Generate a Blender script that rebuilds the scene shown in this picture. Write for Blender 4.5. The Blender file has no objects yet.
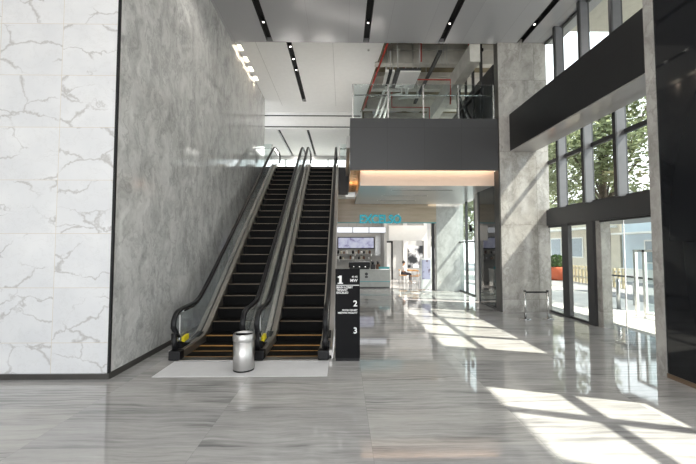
import bpy, bmesh, math, random
from mathutils import Vector, Matrix
random.seed(7)
sc = bpy.context.scene
COL = sc.collection
PI = math.pi

# ------------------------------------------------------------------ materials
def new_mat(name):
    m = bpy.data.materials.new(name); m.use_nodes = True
    nt = m.node_tree; nt.nodes.clear()
    out = nt.nodes.new('ShaderNodeOutputMaterial')
    return m, nt, out

def node(nt, typ, ins=None, **props):
    n = nt.nodes.new(typ)
    for k, v in props.items(): setattr(n, k, v)
    if ins:
        for k, v in ins.items():
            s = n.inputs[k]
            if isinstance(v, bpy.types.NodeSocket): nt.links.new(v, s)
            else: s.default_value = v
    return n

def rgba(c): return (c[0], c[1], c[2], 1.0)

def pbsdf(nt, out, color, rough=.5, metal=0., spec=.5, coat=0., normal=None):
    b = node(nt, 'ShaderNodeBsdfPrincipled')
    def put(k, v):
        if isinstance(v, bpy.types.NodeSocket): nt.links.new(v, b.inputs[k])
        else: b.inputs[k].default_value = v
    put('Base Color', color if isinstance(color, bpy.types.NodeSocket) else rgba(color))
    put('Roughness', rough); put('Metallic', metal); put('Specular IOR Level', spec); put('Coat Weight', coat)
    b.inputs['Coat Roughness'].default_value = .03
    if normal is not None: put('Normal', normal)
    nt.links.new(b.outputs[0], out.inputs[0])
    return b

def ramp(nt, fac, stops):
    r = node(nt, 'ShaderNodeValToRGB', {'Fac': fac})
    e = r.color_ramp.elements
    while len(e) < len(stops): e.new(.5)
    for i, (p, c) in enumerate(stops):
        e[i].position = p; e[i].color = rgba(c) if not isinstance(c, (int, float)) else (c, c, c, 1)
    return r.outputs[0]

def math_(nt, op, a, b=None, c=None):
    n = nt.nodes.new('ShaderNodeMath'); n.operation = op
    for i, v in enumerate((a, b, c)):
        if v is None: continue
        if isinstance(v, bpy.types.NodeSocket): nt.links.new(v, n.inputs[i])
        else: n.inputs[i].default_value = v
    return n.outputs[0]

def vmath(nt, op, a, b=None):
    n = nt.nodes.new('ShaderNodeVectorMath'); n.operation = op
    for i, v in enumerate((a, b)):
        if v is None: continue
        if isinstance(v, bpy.types.NodeSocket): nt.links.new(v, n.inputs[i])
        else: n.inputs[i].default_value = v
    return n.outputs[0]

def mix(nt, fac, a, b, mode='MIX'):
    n = nt.nodes.new('ShaderNodeMix'); n.data_type = 'RGBA'; n.blend_type = mode
    for k, v in ((0, fac), (6, a), (7, b)):
        if isinstance(v, bpy.types.NodeSocket): nt.links.new(v, n.inputs[k])
        elif k == 0: n.inputs[0].default_value = v
        else: n.inputs[k].default_value = rgba(v)
    return n.outputs[2]

def plain(name, color, rough=.5, metal=0., spec=.5, vary=.08, scale=6., coat=0.):
    """one colour with a slight procedural unevenness of tone and gloss"""
    m, nt, out = new_mat(name)
    tc = node(nt, 'ShaderNodeTexCoord').outputs['Object']
    n = node(nt, 'ShaderNodeTexNoise', {'Vector': tc, 'Scale': scale, 'Detail': 4.})
    lo = tuple(max(0, c*(1-vary)) for c in color); hi = tuple(min(1, c*(1+vary)) for c in color)
    col = ramp(nt, n.outputs['Fac'], [(.3, lo), (.7, hi)])
    pbsdf(nt, out, col, rough, metal, spec, coat)
    return m

def emit(name, color, strength):
    m, nt, out = new_mat(name)
    e = node(nt, 'ShaderNodeEmission', {'Color': rgba(color), 'Strength': strength})
    nt.links.new(e.outputs[0], out.inputs[0])
    return m

def glass(name, tint=(.93, .97, .96), refl=1.0, rough=0.0, painted_sheen=0.):
    m, nt, out = new_mat(name)
    t = node(nt, 'ShaderNodeBsdfTransparent', {'Color': rgba(tint)})
    g = node(nt, 'ShaderNodeBsdfGlossy', {'Color': (1, 1, 1, 1), 'Roughness': rough})
    f = node(nt, 'ShaderNodeFresnel', {'IOR': 1.45})
    geo = node(nt, 'ShaderNodeNewGeometry')
    fac = math_(nt, 'MULTIPLY', f.outputs[0], refl)
    fac = math_(nt, 'MULTIPLY', fac, math_(nt, 'SUBTRACT', 1.0, geo.outputs['Backfacing']))
    mx = node(nt, 'ShaderNodeMixShader', {0: fac, 1: t.outputs[0], 2: g.outputs[0]})
    if painted_sheen:
        df = node(nt, 'ShaderNodeBsdfDiffuse', {'Color': (.62, .64, .65, 1)})
        mx = node(nt, 'ShaderNodeMixShader', {0: painted_sheen, 1: mx.outputs[0], 2: df.outputs[0]})
    nt.links.new(mx.outputs[0], out.inputs[0])
    return m

def tile_coords(nt, tc, size, off, axes, jw):
    """per-tile random shift of the pattern, plus a joint mask; axes = the two axes the tiles lie in"""
    sep = node(nt, 'ShaderNodeSeparateXYZ', {0: tc})
    cells = []; masks = []
    for a, s, o in zip(axes, size, off):
        v = math_(nt, 'DIVIDE', math_(nt, 'SUBTRACT', sep.outputs[a], o), s)
        cells.append(math_(nt, 'FLOOR', v))
        fr = math_(nt, 'FRACT', v)
        d = math_(nt, 'MULTIPLY', math_(nt, 'MINIMUM', fr, math_(nt, 'SUBTRACT', 1.0, fr)), s)
        masks.append(math_(nt, 'LESS_THAN', d, jw))
    cv = node(nt, 'ShaderNodeCombineXYZ', {0: cells[0], 1: cells[1]}).outputs[0]
    wn = node(nt, 'ShaderNodeTexWhiteNoise', {'Vector': cv}, noise_dimensions='3D')
    shift = vmath(nt, 'MULTIPLY', wn.outputs['Color'], (37., 53., 29.))
    return vmath(nt, 'ADD', tc, shift), math_(nt, 'MAXIMUM', masks[0], masks[1]), wn.outputs['Value']

def mat_white_marble():
    m, nt, out = new_mat('white veined marble tiles')
    tc = node(nt, 'ShaderNodeTexCoord').outputs['Object']
    p, joint, rv = tile_coords(nt, tc, (1.0, .86), (-4.58, .56), (0, 2), .0035)
    # distort, then take cell borders as branching veins
    n1 = node(nt, 'ShaderNodeTexNoise', {'Vector': p, 'Scale': 2.2, 'Detail': 6., 'Roughness': .6})
    d = vmath(nt, 'ADD', p, vmath(nt, 'MULTIPLY', vmath(nt, 'SUBTRACT', n1.outputs['Color'], (.5, .5, .5)), (.5, .5, .5)))
    mp = node(nt, 'ShaderNodeMapping', {'Vector': d, 'Rotation': (0, .7, 0), 'Scale': (.75, 1, 1.5)})
    vo = node(nt, 'ShaderNodeTexVoronoi', {'Vector': mp.outputs[0], 'Scale': 1.35}, feature='DISTANCE_TO_EDGE')
    mask = node(nt, 'ShaderNodeTexNoise', {'Vector': p, 'Scale': 1.7, 'Detail': 2.})
    w = math_(nt, 'MULTIPLY', ramp(nt, mask.outputs['Fac'], [(.38, 0.), (.66, 1.)]), .05)
    vein = math_(nt, 'SUBTRACT', 1.0, math_(nt, 'MINIMUM', 1.0, math_(nt, 'DIVIDE', vo.outputs['Distance'], math_(nt, 'ADD', w, .006))))
    vein = math_(nt, 'MULTIPLY', vein, ramp(nt, mask.outputs['Fac'], [(.36, 0.), (.52, 1.)]))
    n2 = node(nt, 'ShaderNodeTexNoise', {'Vector': mp.outputs[0], 'Scale': 3., 'Detail': 8., 'Roughness': .65})
    thin = ramp(nt, n2.outputs['Fac'], [(.485, 0.), (.5, .38), (.515, 0.)])
    cl = node(nt, 'ShaderNodeTexNoise', {'Vector': p, 'Scale': 1.5, 'Detail': 5.})
    base = ramp(nt, cl.outputs['Fac'], [(.3, (.66, .67, .69)), (.7, (.75, .755, .765))])
    c = mix(nt, math_(nt, 'MULTIPLY', vein, .75), base, (.40, .385, .375))
    c = mix(nt, math_(nt, 'MULTIPLY', thin, .5), c, (.45, .44, .43))
    c = mix(nt, joint, c, (.62, .56, .47))
    pbsdf(nt, out, c, .16, 0, .5)
    return m

def mat_grey_marble(name, lo, mid, hi, rough=.1, scale=1., spec=.5, joints=None):
    m, nt, out = new_mat(name)
    tc = node(nt, 'ShaderNodeTexCoord').outputs['Object']
    p = tc; joint = None
    if joints: p, joint, rv = tile_coords(nt, tc, *joints)
    n1 = node(nt, 'ShaderNodeTexNoise', {'Vector': p, 'Scale': 1.1*scale, 'Detail': 5., 'Roughness': .6})
    d = vmath(nt, 'ADD', p, vmath(nt, 'MULTIPLY', vmath(nt, 'SUBTRACT', n1.outputs['Color'], (.5, .5, .5)), (.9, .9, .9)))
    mp = node(nt, 'ShaderNodeMapping', {'Vector': d, 'Rotation': (.75, .75, 0), 'Scale': (1.5, 1.5, .65)})
    n2 = node(nt, 'ShaderNodeTexNoise', {'Vector': mp.outputs[0], 'Scale': 2.3*scale, 'Detail': 10., 'Roughness': .68})
    base = ramp(nt, n2.outputs['Fac'], [(.28, lo), (.5, mid), (.72, hi)])
    n3 = node(nt, 'ShaderNodeTexNoise', {'Vector': mp.outputs[0], 'Scale': 1.2*scale, 'Detail': 9., 'Roughness': .6})
    v = ramp(nt, n3.outputs['Fac'], [(.47, 0.), (.5, 1.), (.53, 0.)])
    c = mix(nt, math_(nt, 'MULTIPLY', v, .55), base, lo)
    v2 = ramp(nt, n1.outputs['Fac'], [(.55, 0.), (.7, 1.)])
    c = mix(nt, math_(nt, 'MULTIPLY', v2, .35), c, hi)
    if joint is not None: c = mix(nt, joint, c, tuple(x*.6 for x in lo))
    pbsdf(nt, out, c, rough, 0, spec)
    return m

def mat_floor():
    m, nt, out = new_mat('polished grey streaked marble floor')
    tc = node(nt, 'ShaderNodeTexCoord').outputs['Object']
    p, joint, rv = tile_coords(nt, tc, (1.8, .9), (.3, .12), (0, 1), .0025)
    wob = node(nt, 'ShaderNodeTexNoise', {'Vector': p, 'Scale': .9, 'Detail': 3.})
    d = vmath(nt, 'ADD', p, vmath(nt, 'MULTIPLY', vmath(nt, 'SUBTRACT', wob.outputs['Color'], (.5, .5, .5)), (.3, .22, 0.)))
    mp = node(nt, 'ShaderNodeMapping', {'Vector': d, 'Scale': (.55, 8.5, 1)})
    n1 = node(nt, 'ShaderNodeTexNoise', {'Vector': mp.outputs[0], 'Scale': 2.2, 'Detail': 12., 'Roughness': .75})
    base = ramp(nt, n1.outputs['Fac'], [(.32, (.31, .305, .30)), (.5, (.43, .425, .415)), (.68, (.53, .52, .51))])
    mpm = node(nt, 'ShaderNodeMapping', {'Vector': d, 'Scale': (.45, 1.6, 1)})
    nm = node(nt, 'ShaderNodeTexNoise', {'Vector': mpm.outputs[0], 'Scale': 1.2, 'Detail': 3.})
    band = ramp(nt, nm.outputs['Fac'], [(.47, 0.), (.62, 1.)])
    mp2 = node(nt, 'ShaderNodeMapping', {'Vector': d, 'Scale': (.35, 13., 1)})
    n2 = node(nt, 'ShaderNodeTexNoise', {'Vector': mp2.outputs[0], 'Scale': 1.5, 'Detail': 8., 'Roughness': .7})
    st = math_(nt, 'MULTIPLY', ramp(nt, n2.outputs['Fac'], [(.42, 0.), (.62, 1.)]), band)
    c = mix(nt, math_(nt, 'MULTIPLY', st, .8), base, (.13, .13, .135))
    st2 = ramp(nt, n2.outputs['Fac'], [(.66, 0.), (.72, 1.)])
    c = mix(nt, math_(nt, 'MULTIPLY', st2, .6), c, (.15, .15, .155))
    tint = ramp(nt, rv, [(0., (.84, .84, .85)), (1., (1.0, .99, .97))])
    c = mix(nt, 1.0, c, tint, 'MULTIPLY')
    c = mix(nt, math_(nt, 'MULTIPLY', joint, .5), c, (.2, .2, .2))
    pbsdf(nt, out, c, .045, 0, .85)
    return m

def mat_wood(name, a, b, scale=1., axis=2, rough=.4):
    m, nt, out = new_mat(name)
    tc = node(nt, 'ShaderNodeTexCoord').outputs['Object']
    s = [9., 9., 9.]; s[axis] = .8
    mp = node(nt, 'ShaderNodeMapping', {'Vector': tc, 'Scale': tuple(x*scale for x in s)})
    n = node(nt, 'ShaderNodeTexNoise', {'Vector': mp.outputs[0], 'Scale': 2., 'Detail': 6., 'Roughness': .6})
    pbsdf(nt, out, ramp(nt, n.outputs['Fac'], [(.3, a), (.7, b)]), rough)
    return m

def mat_panels(name, color, rough, size, off, axes, jw=.006, spec=.5, metal=0., jc=.35):
    m, nt, out = new_mat(name)
    tc = node(nt, 'ShaderNodeTexCoord').outputs['Object']
    p, joint, rv = tile_coords(nt, tc, size, off, axes, jw)
    t = ramp(nt, rv, [(0., tuple(c*.95 for c in color)), (1., tuple(min(1, c*1.05) for c in color))])
    c = mix(nt, joint, t, tuple(c*jc for c in color))
    pbsdf(nt, out, c, rough, metal, spec)
    return m

def mat_brushed(name, color, rough=.28, axis=2):
    m, nt, out = new_mat(name)
    tc = node(nt, 'ShaderNodeTexCoord').outputs['Object']
    s = [14., 14., 14.]; s[axis] = .2
    mp = node(nt, 'ShaderNodeMapping', {'Vector': tc, 'Scale': tuple(s)})
    n = node(nt, 'ShaderNodeTexNoise', {'Vector': mp.outputs[0], 'Scale': 2., 'Detail': 3.})
    r = ramp(nt, n.outputs['Fac'], [(.3, rough*.7), (.7, rough*1.4)])
    col = ramp(nt, n.outputs['Fac'], [(.3, tuple(c*.9 for c in color)), (.7, color)])
    pbsdf(nt, out, col, r, 1.0)
    return m

def mat_leaf(name, a, b):
    m, nt, out = new_mat(name)
    tc = node(nt, 'ShaderNodeTexCoord').outputs['Object']
    n = node(nt, 'ShaderNodeTexNoise', {'Vector': tc, 'Scale': 2.5, 'Detail': 5.})
    col = ramp(nt, n.outputs['Fac'], [(.3, a), (.7, b)])
    d = node(nt, 'ShaderNodeBsdfDiffuse', {'Color': col})
    t = node(nt, 'ShaderNodeBsdfTranslucent', {'Color': col})
    mx = node(nt, 'ShaderNodeMixShader', {0: .35, 1: d.outputs[0], 2: t.outputs[0]})
    nt.links.new(mx.outputs[0], out.inputs[0])
    return m

def mat_mural():
    m, nt, out = new_mat('black and white mural print')
    tc = node(nt, 'ShaderNodeTexCoord').outputs['Object']
    n = node(nt, 'ShaderNodeTexNoise', {'Vector': tc, 'Scale': 1.6, 'Detail': 3.})
    pbsdf(nt, out, ramp(nt, n.outputs['Fac'], [(.46, (.025, .027, .03)), (.52, (.3, .3, .31)), (.58, (.85, .85, .85))]), .5)
    return m

def mat_screen():
    m, nt, out = new_mat('lit menu screen picture')
    tc = node(nt, 'ShaderNodeTexCoord').outputs['Object']
    n = node(nt, 'ShaderNodeTexNoise', {'Vector': tc, 'Scale': 3.2, 'Detail': 3.})
    col = ramp(nt, n.outputs['Fac'], [(.34, (.30, .26, .42)), (.45, (.62, .64, .85)), (.6, (.78, .80, .95))])
    e = node(nt, 'ShaderNodeEmission', {'Color': col, 'Strength': .3})
    nt.links.new(e.outputs[0], out.inputs[0])
    return m

def mat_poster():
    m, nt, out = new_mat('lilac poster print')
    tc = node(nt, 'ShaderNodeTexCoord').outputs['Object']
    n = node(nt, 'ShaderNodeTexNoise', {'Vector': tc, 'Scale': 4.5, 'Detail': 2.})
    pbsdf(nt, out, ramp(nt, n.outputs['Fac'], [(.36, (.18, .14, .2)), (.42, (.42, .42, .58)), (.64, (.46, .46, .62)), (.7, (.6, .35, .38))]), .4)
    return m

def mat_aniso():
    m, nt, out = new_mat('brushed steel of the bin')
    b = pbsdf(nt, out, (.64, .63, .62), .36, 1.0)
    tg = node(nt, 'ShaderNodeTangent', direction_type='RADIAL', axis='Z')
    nt.links.new(tg.outputs[0], b.inputs['Tangent']); b.inputs['Anisotropic'].default_value = .9; b.inputs['Anisotropic Rotation'].default_value = .25
    return m

M = {}
M['white_marble'] = mat_white_marble()
M['grey_marble'] = mat_grey_marble('polished grey marble', (.31, .31, .30), (.53, .525, .515), (.70, .695, .68), .08, 1., .8)
M['column_marble'] = mat_grey_marble('warm grey marble', (.25, .238, .218), (.40, .385, .36), (.55, .53, .50), .13, 1., .5, ((1.2, 2.4), (5.12, .4), (0, 2), .003))
M['pale_marble'] = mat_grey_marble('pale grey marble', (.42, .42, .41), (.55, .55, .54), (.68, .68, .67), .15)
M['trim_marble'] = mat_grey_marble('marble pier edge', (.25, .24, .225), (.38, .37, .35), (.5, .49, .47), .2)
M['floor'] = mat_floor()
M['black_stone'] = mat_panels('polished black stone panels', (.012, .013, .015), .05, (9., 2.6), (0., 2.15), (1, 2), .004, .35)
M['soffit'] = mat_panels('grey lacquered ceiling panels', (.43, .43, .445), .2, (1.25, 2.4), (-2.32, 11.3), (0, 1), .004, .5, 0, .75)
M['white_ceiling'] = plain('matt white ceiling', (.80, .80, .79), .7, vary=.02)
M['bulkhead'] = mat_panels('charcoal metal bulkhead panels', (.060, .061, .064), .3, (1.22, 9.), (.23, -3.), (0, 2), .005, .35, 0, .6)
M['dark_box'] = mat_panels('charcoal beam cladding', (.016, .016, .017), .4, (2.4, 9.), (11.2, -3.), (1, 2), .004, .25, 0, .6)
M['under_panel'] = mat_panels('grey gloss under-mezzanine panels', (.55, .56, .57), .18, (1.2, 5.2), (.5, 11.5), (0, 1), .004, .5, 0, .8)
M['charcoal'] = plain('charcoal metal', (.05, .05, .053), .4, vary=.05)
M['frame_dark'] = plain('dark window frame', (.045, .045, .048), .35, vary=.05)
M['beam_soffit'] = plain('pale glossy soffit panel', (.52, .50, .49), .14, vary=.02)
M['fin'] = plain('grey facade fin', (.16, .16, .17), .22, vary=.05)
M['black'] = plain('black plastic', (.010, .010, .011), .4, 0, .25, vary=.1)
M['rubber'] = plain('black handrail rubber', (.010, .010, .011), .35, 0, .25, vary=.1)
M['slot_black'] = plain('matt black slot', (.012, .012, .012), .8, vary=.1)
M['steel'] = plain('satin stainless steel', (.70, .69, .67), .27, 1., vary=.03, scale=4.)
M['bin_steel'] = mat_aniso()
M['steel_h'] = plain('satin steel decking', (.52, .50, .48), .28, 1., vary=.04, scale=3.)
M['bronze_deck'] = plain('bronze toned inner decking', (.45, .42, .38), .45, 1., vary=.05, scale=3.)
M['chrome'] = plain('chrome', (.7, .7, .7), .12, 1., vary=.02)
M['tread'] = plain('dark escalator tread', (.005, .005, .005), .6, 0, .08, vary=.25, scale=40.)
M['riser'] = plain('dark escalator riser', (.012, .012, .012), .5, 0, .2, vary=.2, scale=40.)
M['nosing'] = plain('amber step edge', (.42, .22, .06), .4, vary=.15)
M['nosing_dark'] = plain('dull metal step edge', (.11, .08, .05), .4, vary=.15)
M['yellow'] = plain('yellow sticker', (.75, .62, .02), .5, vary=.03)
M['white'] = plain('white paint', (.82, .82, .81), .5, vary=.02)
M['painted_reflection'] = plain('white reflection strip', (.9, .9, .9), .3, vary=.02)
M['apron'] = plain('pale grey landing sheet', (.66, .66, .67), .35, vary=.03)
M['sign_black'] = plain('matt black sign', (.008, .008, .009), .6, 0, .1, vary=.06)
M['letter_white'] = plain('white lettering', (.85, .85, .85), .5, vary=.02)
M['teal'] = emit('teal lit letters', (.05, .36, .43), .42)
M['teal_paint'] = plain('teal paint', (.1, .45, .5), .4, vary=.05)
M['glass'] = glass('clear facade glass', (.93, .96, .95), .8)
M['rail_glass'] = glass('railing glass', (.86, .90, .90), .9)
M['escal_glass'] = glass('escalator side glass', (.88, .91, .91), 1.2, painted_sheen=.16)  # even grey mixed in, painting the pale reflections and dust of the glass
M['dark_glass'] = plain('dark mirror glass', (.02, .024, .026), .03, spec=1.0, vary=.02)
M['teal_glass'] = glass('tinted storefront glass', (.82, .88, .87), 1.0)
M['gold_band'] = mat_wood('champagne bronze fascia', (.42, .34, .25), (.58, .48, .37), .3, 0, .3)
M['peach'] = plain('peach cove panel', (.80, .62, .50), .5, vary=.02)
M['cove_wood'] = mat_wood('cove timber lining', (.62, .36, .16), (.78, .50, .26), 1., 1, .45)
M['concrete'] = plain('raw brown grey concrete', (.17, .145, .09), .85, vary=.25, scale=1.5)
M['beam_paint'] = plain('pale fireproofed beam', (.52, .51, .47), .8, vary=.12, scale=3.)
M['red_pipe'] = plain('red sprinkler pipe', (.36, .035, .02), .4, vary=.1)
M['galv'] = plain('galvanised metal', (.45, .46, .46), .35, .8, vary=.1)
M['pipe_white'] = plain('pale lagged pipe', (.66, .66, .63), .5, vary=.05)
M['dark_steel'] = plain('dark steel', (.035, .035, .036), .5, .3, vary=.15)
M['lightbox'] = emit('white light panel', (.93, .96, 1.0), .5)
M['lamp'] = emit('warm lamp lens', (1., .86, .66), 2.)
M['lamp_white'] = emit('white lamp lens', (1., .95, .88), 5.)
M['screen'] = mat_screen()
M['poster'] = mat_poster()
M['mural'] = mat_mural()
M['counter'] = plain('pale grey counter stone', (.50, .51, .49), .3, vary=.06)
M['orange_wood'] = mat_wood('honey wood', (.50, .25, .07), (.66, .36, .13), 1., 0, .4)
M['brown'] = plain('brown card', (.16, .08, .045), .6, vary=.2)
M['cream'] = plain('cream pottery', (.62, .57, .47), .4, vary=.1)
M['grey_wall'] = plain('light grey wall', (.50, .50, .49), .6, vary=.04)
M['skin'] = plain('skin', (.48, .29, .20), .5, vary=.05)
M['hair'] = plain('black hair', (.02, .016, .014), .5, vary=.2)
M['shirt'] = plain('white shirt cloth', (.78, .77, .77), .8, vary=.04)
M['trousers'] = plain('dark trousers', (.05, .05, .07), .8, vary=.1)
M['paving'] = plain('pale outdoor paving', (.55, .53, .50), .85, vary=.12, scale=1.2)
M['road'] = plain('grey asphalt road', (.23, .23, .235), .9, vary=.12, scale=2.)
M['facade_blue'] = plain('pale blue facade', (.55, .64, .72), .7, vary=.06, scale=1.5)
M['facade_cream'] = plain('cream facade', (.62, .57, .48), .75, vary=.08, scale=1.5)
M['roof_grey'] = plain('grey roof', (.28, .29, .31), .7, vary=.1)
M['shop_glass'] = plain('dim shop window', (.20, .25, .29), .1, vary=.1)
M['orange'] = plain('orange red plastic', (.62, .13, .05), .5, vary=.08)
M['yellow_post'] = plain('weathered yellow paint', (.60, .52, .34), .6, vary=.15)
M['leaf'] = mat_leaf('green leaves', (.15, .18, .09), (.42, .45, .27))
M['leaf_dark'] = mat_leaf('dark shrub leaves', (.03, .07, .02), (.10, .17, .05))
M['bark'] = plain('bark', (.11, .085, .065), .9, vary=.3, scale=8.)
M['eave'] = plain('cream eave soffit', (.50, .47, .41), .7, vary=.05)
M['skirting'] = plain('dark bronze skirting', (.045, .042, .038), .35, vary=.06)
M['wood_skirting'] = mat_wood('brown skirting', (.12, .08, .05), (.2, .14, .09), 1., 1, .4)

# ------------------------------------------------------------------ mesh helpers
class MB:
    def __init__(s): s.bm = bmesh.new()
    def box(s, x0, x1, y0, y1, z0, z1, bev=0.):
        b = bmesh.new()
        vs = [b.verts.new((x, y, z)) for x in (x0, x1) for y in (y0, y1) for z in (z0, z1)]
        for f in ((0, 1, 3, 2), (4, 6, 7, 5), (0, 4, 5, 1), (2, 3, 7, 6), (0, 2, 6, 4), (1, 5, 7, 3)):
            b.faces.new([vs[i] for i in f])
        if bev:
            bmesh.ops.bevel(b, geom=list(b.edges), offset=bev, segments=2, affect='EDGES', profile=.6)
        s.take(b); return s
    def take(s, b, mat=None):
        if mat is not None: bmesh.ops.transform(b, matrix=mat, verts=b.verts)
        me = bpy.data.meshes.new('tmp'); b.to_mesh(me); b.free(); s.bm.from_mesh(me); bpy.data.meshes.remove(me)
    def cyl(s, p0, p1, r0, r1=None, n=16, caps=True):
        r1 = r0 if r1 is None else r1
        p0, p1 = Vector(p0), Vector(p1); t = (p1-p0).normalized()
        u = t.orthogonal().normalized(); w = t.cross(u)
        A = [s.bm.verts.new(p0+(u*math.cos(2*PI*i/n)+w*math.sin(2*PI*i/n))*r0) for i in range(n)]
        B = [s.bm.verts.new(p1+(u*math.cos(2*PI*i/n)+w*math.sin(2*PI*i/n))*r1) for i in range(n)]
        for i in range(n): s.bm.faces.new((A[i], A[(i+1) % n], B[(i+1) % n], B[i])).smooth = True
        if caps: s.bm.faces.new(A[::-1]); s.bm.faces.new(B)
        return s
    def tube(s, pts, r, n=10):
        pts = [Vector(p) for p in pts]; rings = []; u = None
        for i, p in enumerate(pts):
            t = (pts[min(i+1, len(pts)-1)]-pts[max(i-1, 0)]).normalized()
            u = t.orthogonal().normalized() if u is None else (u-t*u.dot(t)).normalized()
            w = t.cross(u)
            rings.append([s.bm.verts.new(p+(u*math.cos(2*PI*k/n)+w*math.sin(2*PI*k/n))*r) for k in range(n)])
        for a, b in zip(rings, rings[1:]):
            for k in range(n): s.bm.faces.new((a[k], a[(k+1) % n], b[(k+1) % n], b[k])).smooth = True
        s.bm.faces.new(rings[0][::-1]); s.bm.faces.new(rings[-1]); return s
    def lathe(s, prof, c=(0, 0, 0), n=40, capb=True, capt=True):
        rings = [[s.bm.verts.new((c[0]+r*math.cos(2*PI*k/n), c[1]+r*math.sin(2*PI*k/n), c[2]+z)) for k in range(n)] for r, z in prof]
        for a, b in zip(rings, rings[1:]):
            for k in range(n): s.bm.faces.new((a[k], a[(k+1) % n], b[(k+1) % n], b[k])).smooth = True
        if capb: s.bm.faces.new(rings[0][::-1])
        if capt: s.bm.faces.new(rings[-1])
        return s
    def sweep_rect(s, path, x0, x1, d0, d1):
        """path of (y, z); rectangle x0..x1 and vertical offsets d0..d1"""
        rows = [[s.bm.verts.new((x, y, z+d)) for x, d in ((x0, d0), (x1, d0), (x1, d1), (x0, d1))] for y, z in path]
        for a, b in zip(rows, rows[1:]):
            for k in range(4): s.bm.faces.new((a[k], b[k], b[(k+1) % 4], a[(k+1) % 4]))
        s.bm.faces.new(rows[0]); s.bm.faces.new(rows[-1][::-1]); return s
    def rail(s, path, xc, hw, hh):
        """path of (y, z) in the plane x = xc; rounded profile, half width hw across x, half height hh"""
        n = 12; rows = []
        for i, (y, z) in enumerate(path):
            a = path[max(i-1, 0)]; b = path[min(i+1, len(path)-1)]
            ty, tz = b[0]-a[0], b[1]-a[1]; L = math.hypot(ty, tz); ny, nz = -tz/L, ty/L
            row = []
            for k in range(n):
                c_, s_ = math.cos(2*PI*k/n), math.sin(2*PI*k/n)
                e = .7; cx_ = math.copysign(abs(c_)**e, c_)*hw; cn = math.copysign(abs(s_)**e, s_)*hh
                row.append(s.bm.verts.new((xc+cx_, y+ny*cn, z+nz*cn)))
            rows.append(row)
        for a, b in zip(rows, rows[1:]):
            for k in range(n): s.bm.faces.new((a[k], a[(k+1) % n], b[(k+1) % n], b[k])).smooth = True
        s.bm.faces.new(rows[0][::-1]); s.bm.faces.new(rows[-1]); return s
    def prism_x(s, poly, x0, x1):
        A = [s.bm.verts.new((x0, y, z)) for y, z in poly]; B = [s.bm.verts.new((x1, y, z)) for y, z in poly]
        n = len(poly); s.bm.faces.new(A); s.bm.faces.new(B[::-1])
        for i in range(n): s.bm.faces.new((A[i], B[i], B[(i+1) % n], A[(i+1) % n]))
        return s
    def prism_z(s, poly, z0, z1):
        A = [s.bm.verts.new((x, y, z0)) for x, y in poly]; B = [s.bm.verts.new((x, y, z1)) for x, y in poly]
        n = len(poly); s.bm.faces.new(A[::-1]); s.bm.faces.new(B)
        for i in range(n): s.bm.faces.new((A[i], A[(i+1) % n], B[(i+1) % n], B[i]))
        return s
    def sphere(s, c, r, seg=16, scl=(1, 1, 1)):
        b = bmesh.new(); bmesh.ops.create_uvsphere(b, u_segments=seg, v_segments=seg//2, radius=r)
        for f in b.faces: f.smooth = True
        s.take(b, Matrix.Translation(c) @ Matrix.Diagonal((*scl, 1))); return s
    def build(s, name, mat, parent=None):
        bmesh.ops.recalc_face_normals(s.bm, faces=s.bm.faces)
        me = bpy.data.meshes.new(name)
        o = bpy.data.objects.new(name, me)
        if parent is not None:
            base = parent
            while base.parent is not None: base = base.parent
            bmesh.ops.translate(s.bm, verts=s.bm.verts, vec=-base.location)
            o.parent = parent
        s.bm.to_mesh(me); s.bm.free()
        me.materials.append(M[mat]); COL.objects.link(o)
        return o

def box(*a): return MB().box(*a)
def tag(o, label, cat, group=None, kind=None):
    o['label'] = label; o['category'] = cat
    if group: o['group'] = group
    if kind: o['kind'] = kind
    return o
def thing(name, label, cat, loc, group=None):
    o = bpy.data.objects.new(name, None); o.location = loc; o.empty_display_size = .1; COL.objects.link(o)
    return tag(o, label, cat, group)
def struct(name, mb, mat, label=None, cat='structure'):
    o = mb.build(name, mat); o['kind'] = 'structure'
    o['category'] = cat
    if label: o['label'] = label
    return o
def sub(parent, name, mb, mat, label=None):
    o = mb.build(name, mat, parent)
    if label: o['label'] = label
    return o
def copy_tree(o, parent=None, loc=None, label=None):
    c = o.copy(); COL.objects.link(c)
    if parent is not None: c.parent = parent
    if loc is not None: c.location = loc
    if label: c['label'] = label
    for ch in list(o.children): copy_tree(ch, c)
    return c
def text(parent, body, size, loc, mat, align='LEFT', ext=.004, name='lettering', bold=0., sx=1.):
    """upright lettering facing -Y, at a world location"""
    cu = bpy.data.curves.new(name, 'FONT'); cu.body = body; cu.size = size; cu.extrude = ext; cu.offset = bold
    cu.align_x = align; cu.align_y = 'BOTTOM'; cu.materials.append(M[mat])
    tmp = bpy.data.objects.new(name, cu); COL.objects.link(tmp)
    bpy.context.view_layer.update()
    dg = bpy.context.evaluated_depsgraph_get()
    me = bpy.data.meshes.new_from_object(tmp.evaluated_get(dg)); bpy.data.objects.remove(tmp)
    base = parent
    while base.parent is not None: base = base.parent
    me.transform(Matrix.Translation(Vector(loc)-base.location) @ Matrix.Rotation(PI/2, 4, 'X') @ Matrix.Diagonal((sx, 1, 1, 1)))
    me.materials.clear(); me.materials.append(M[mat]); me.name = name
    o = bpy.data.objects.new(name, me); o.parent = parent; COL.objects.link(o)
    return o

# ------------------------------------------------------------------ key dimensions (metres)
CZ = 8.87          # near ceiling
XL = -3.66         # left marble wall plane
F2 = 5.75           # upper floor level
XW = 6.50          # facade inner plane
XG = 7.15          # outer face of the facade
XP = 6.73          # glass plane of the tall windows

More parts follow.
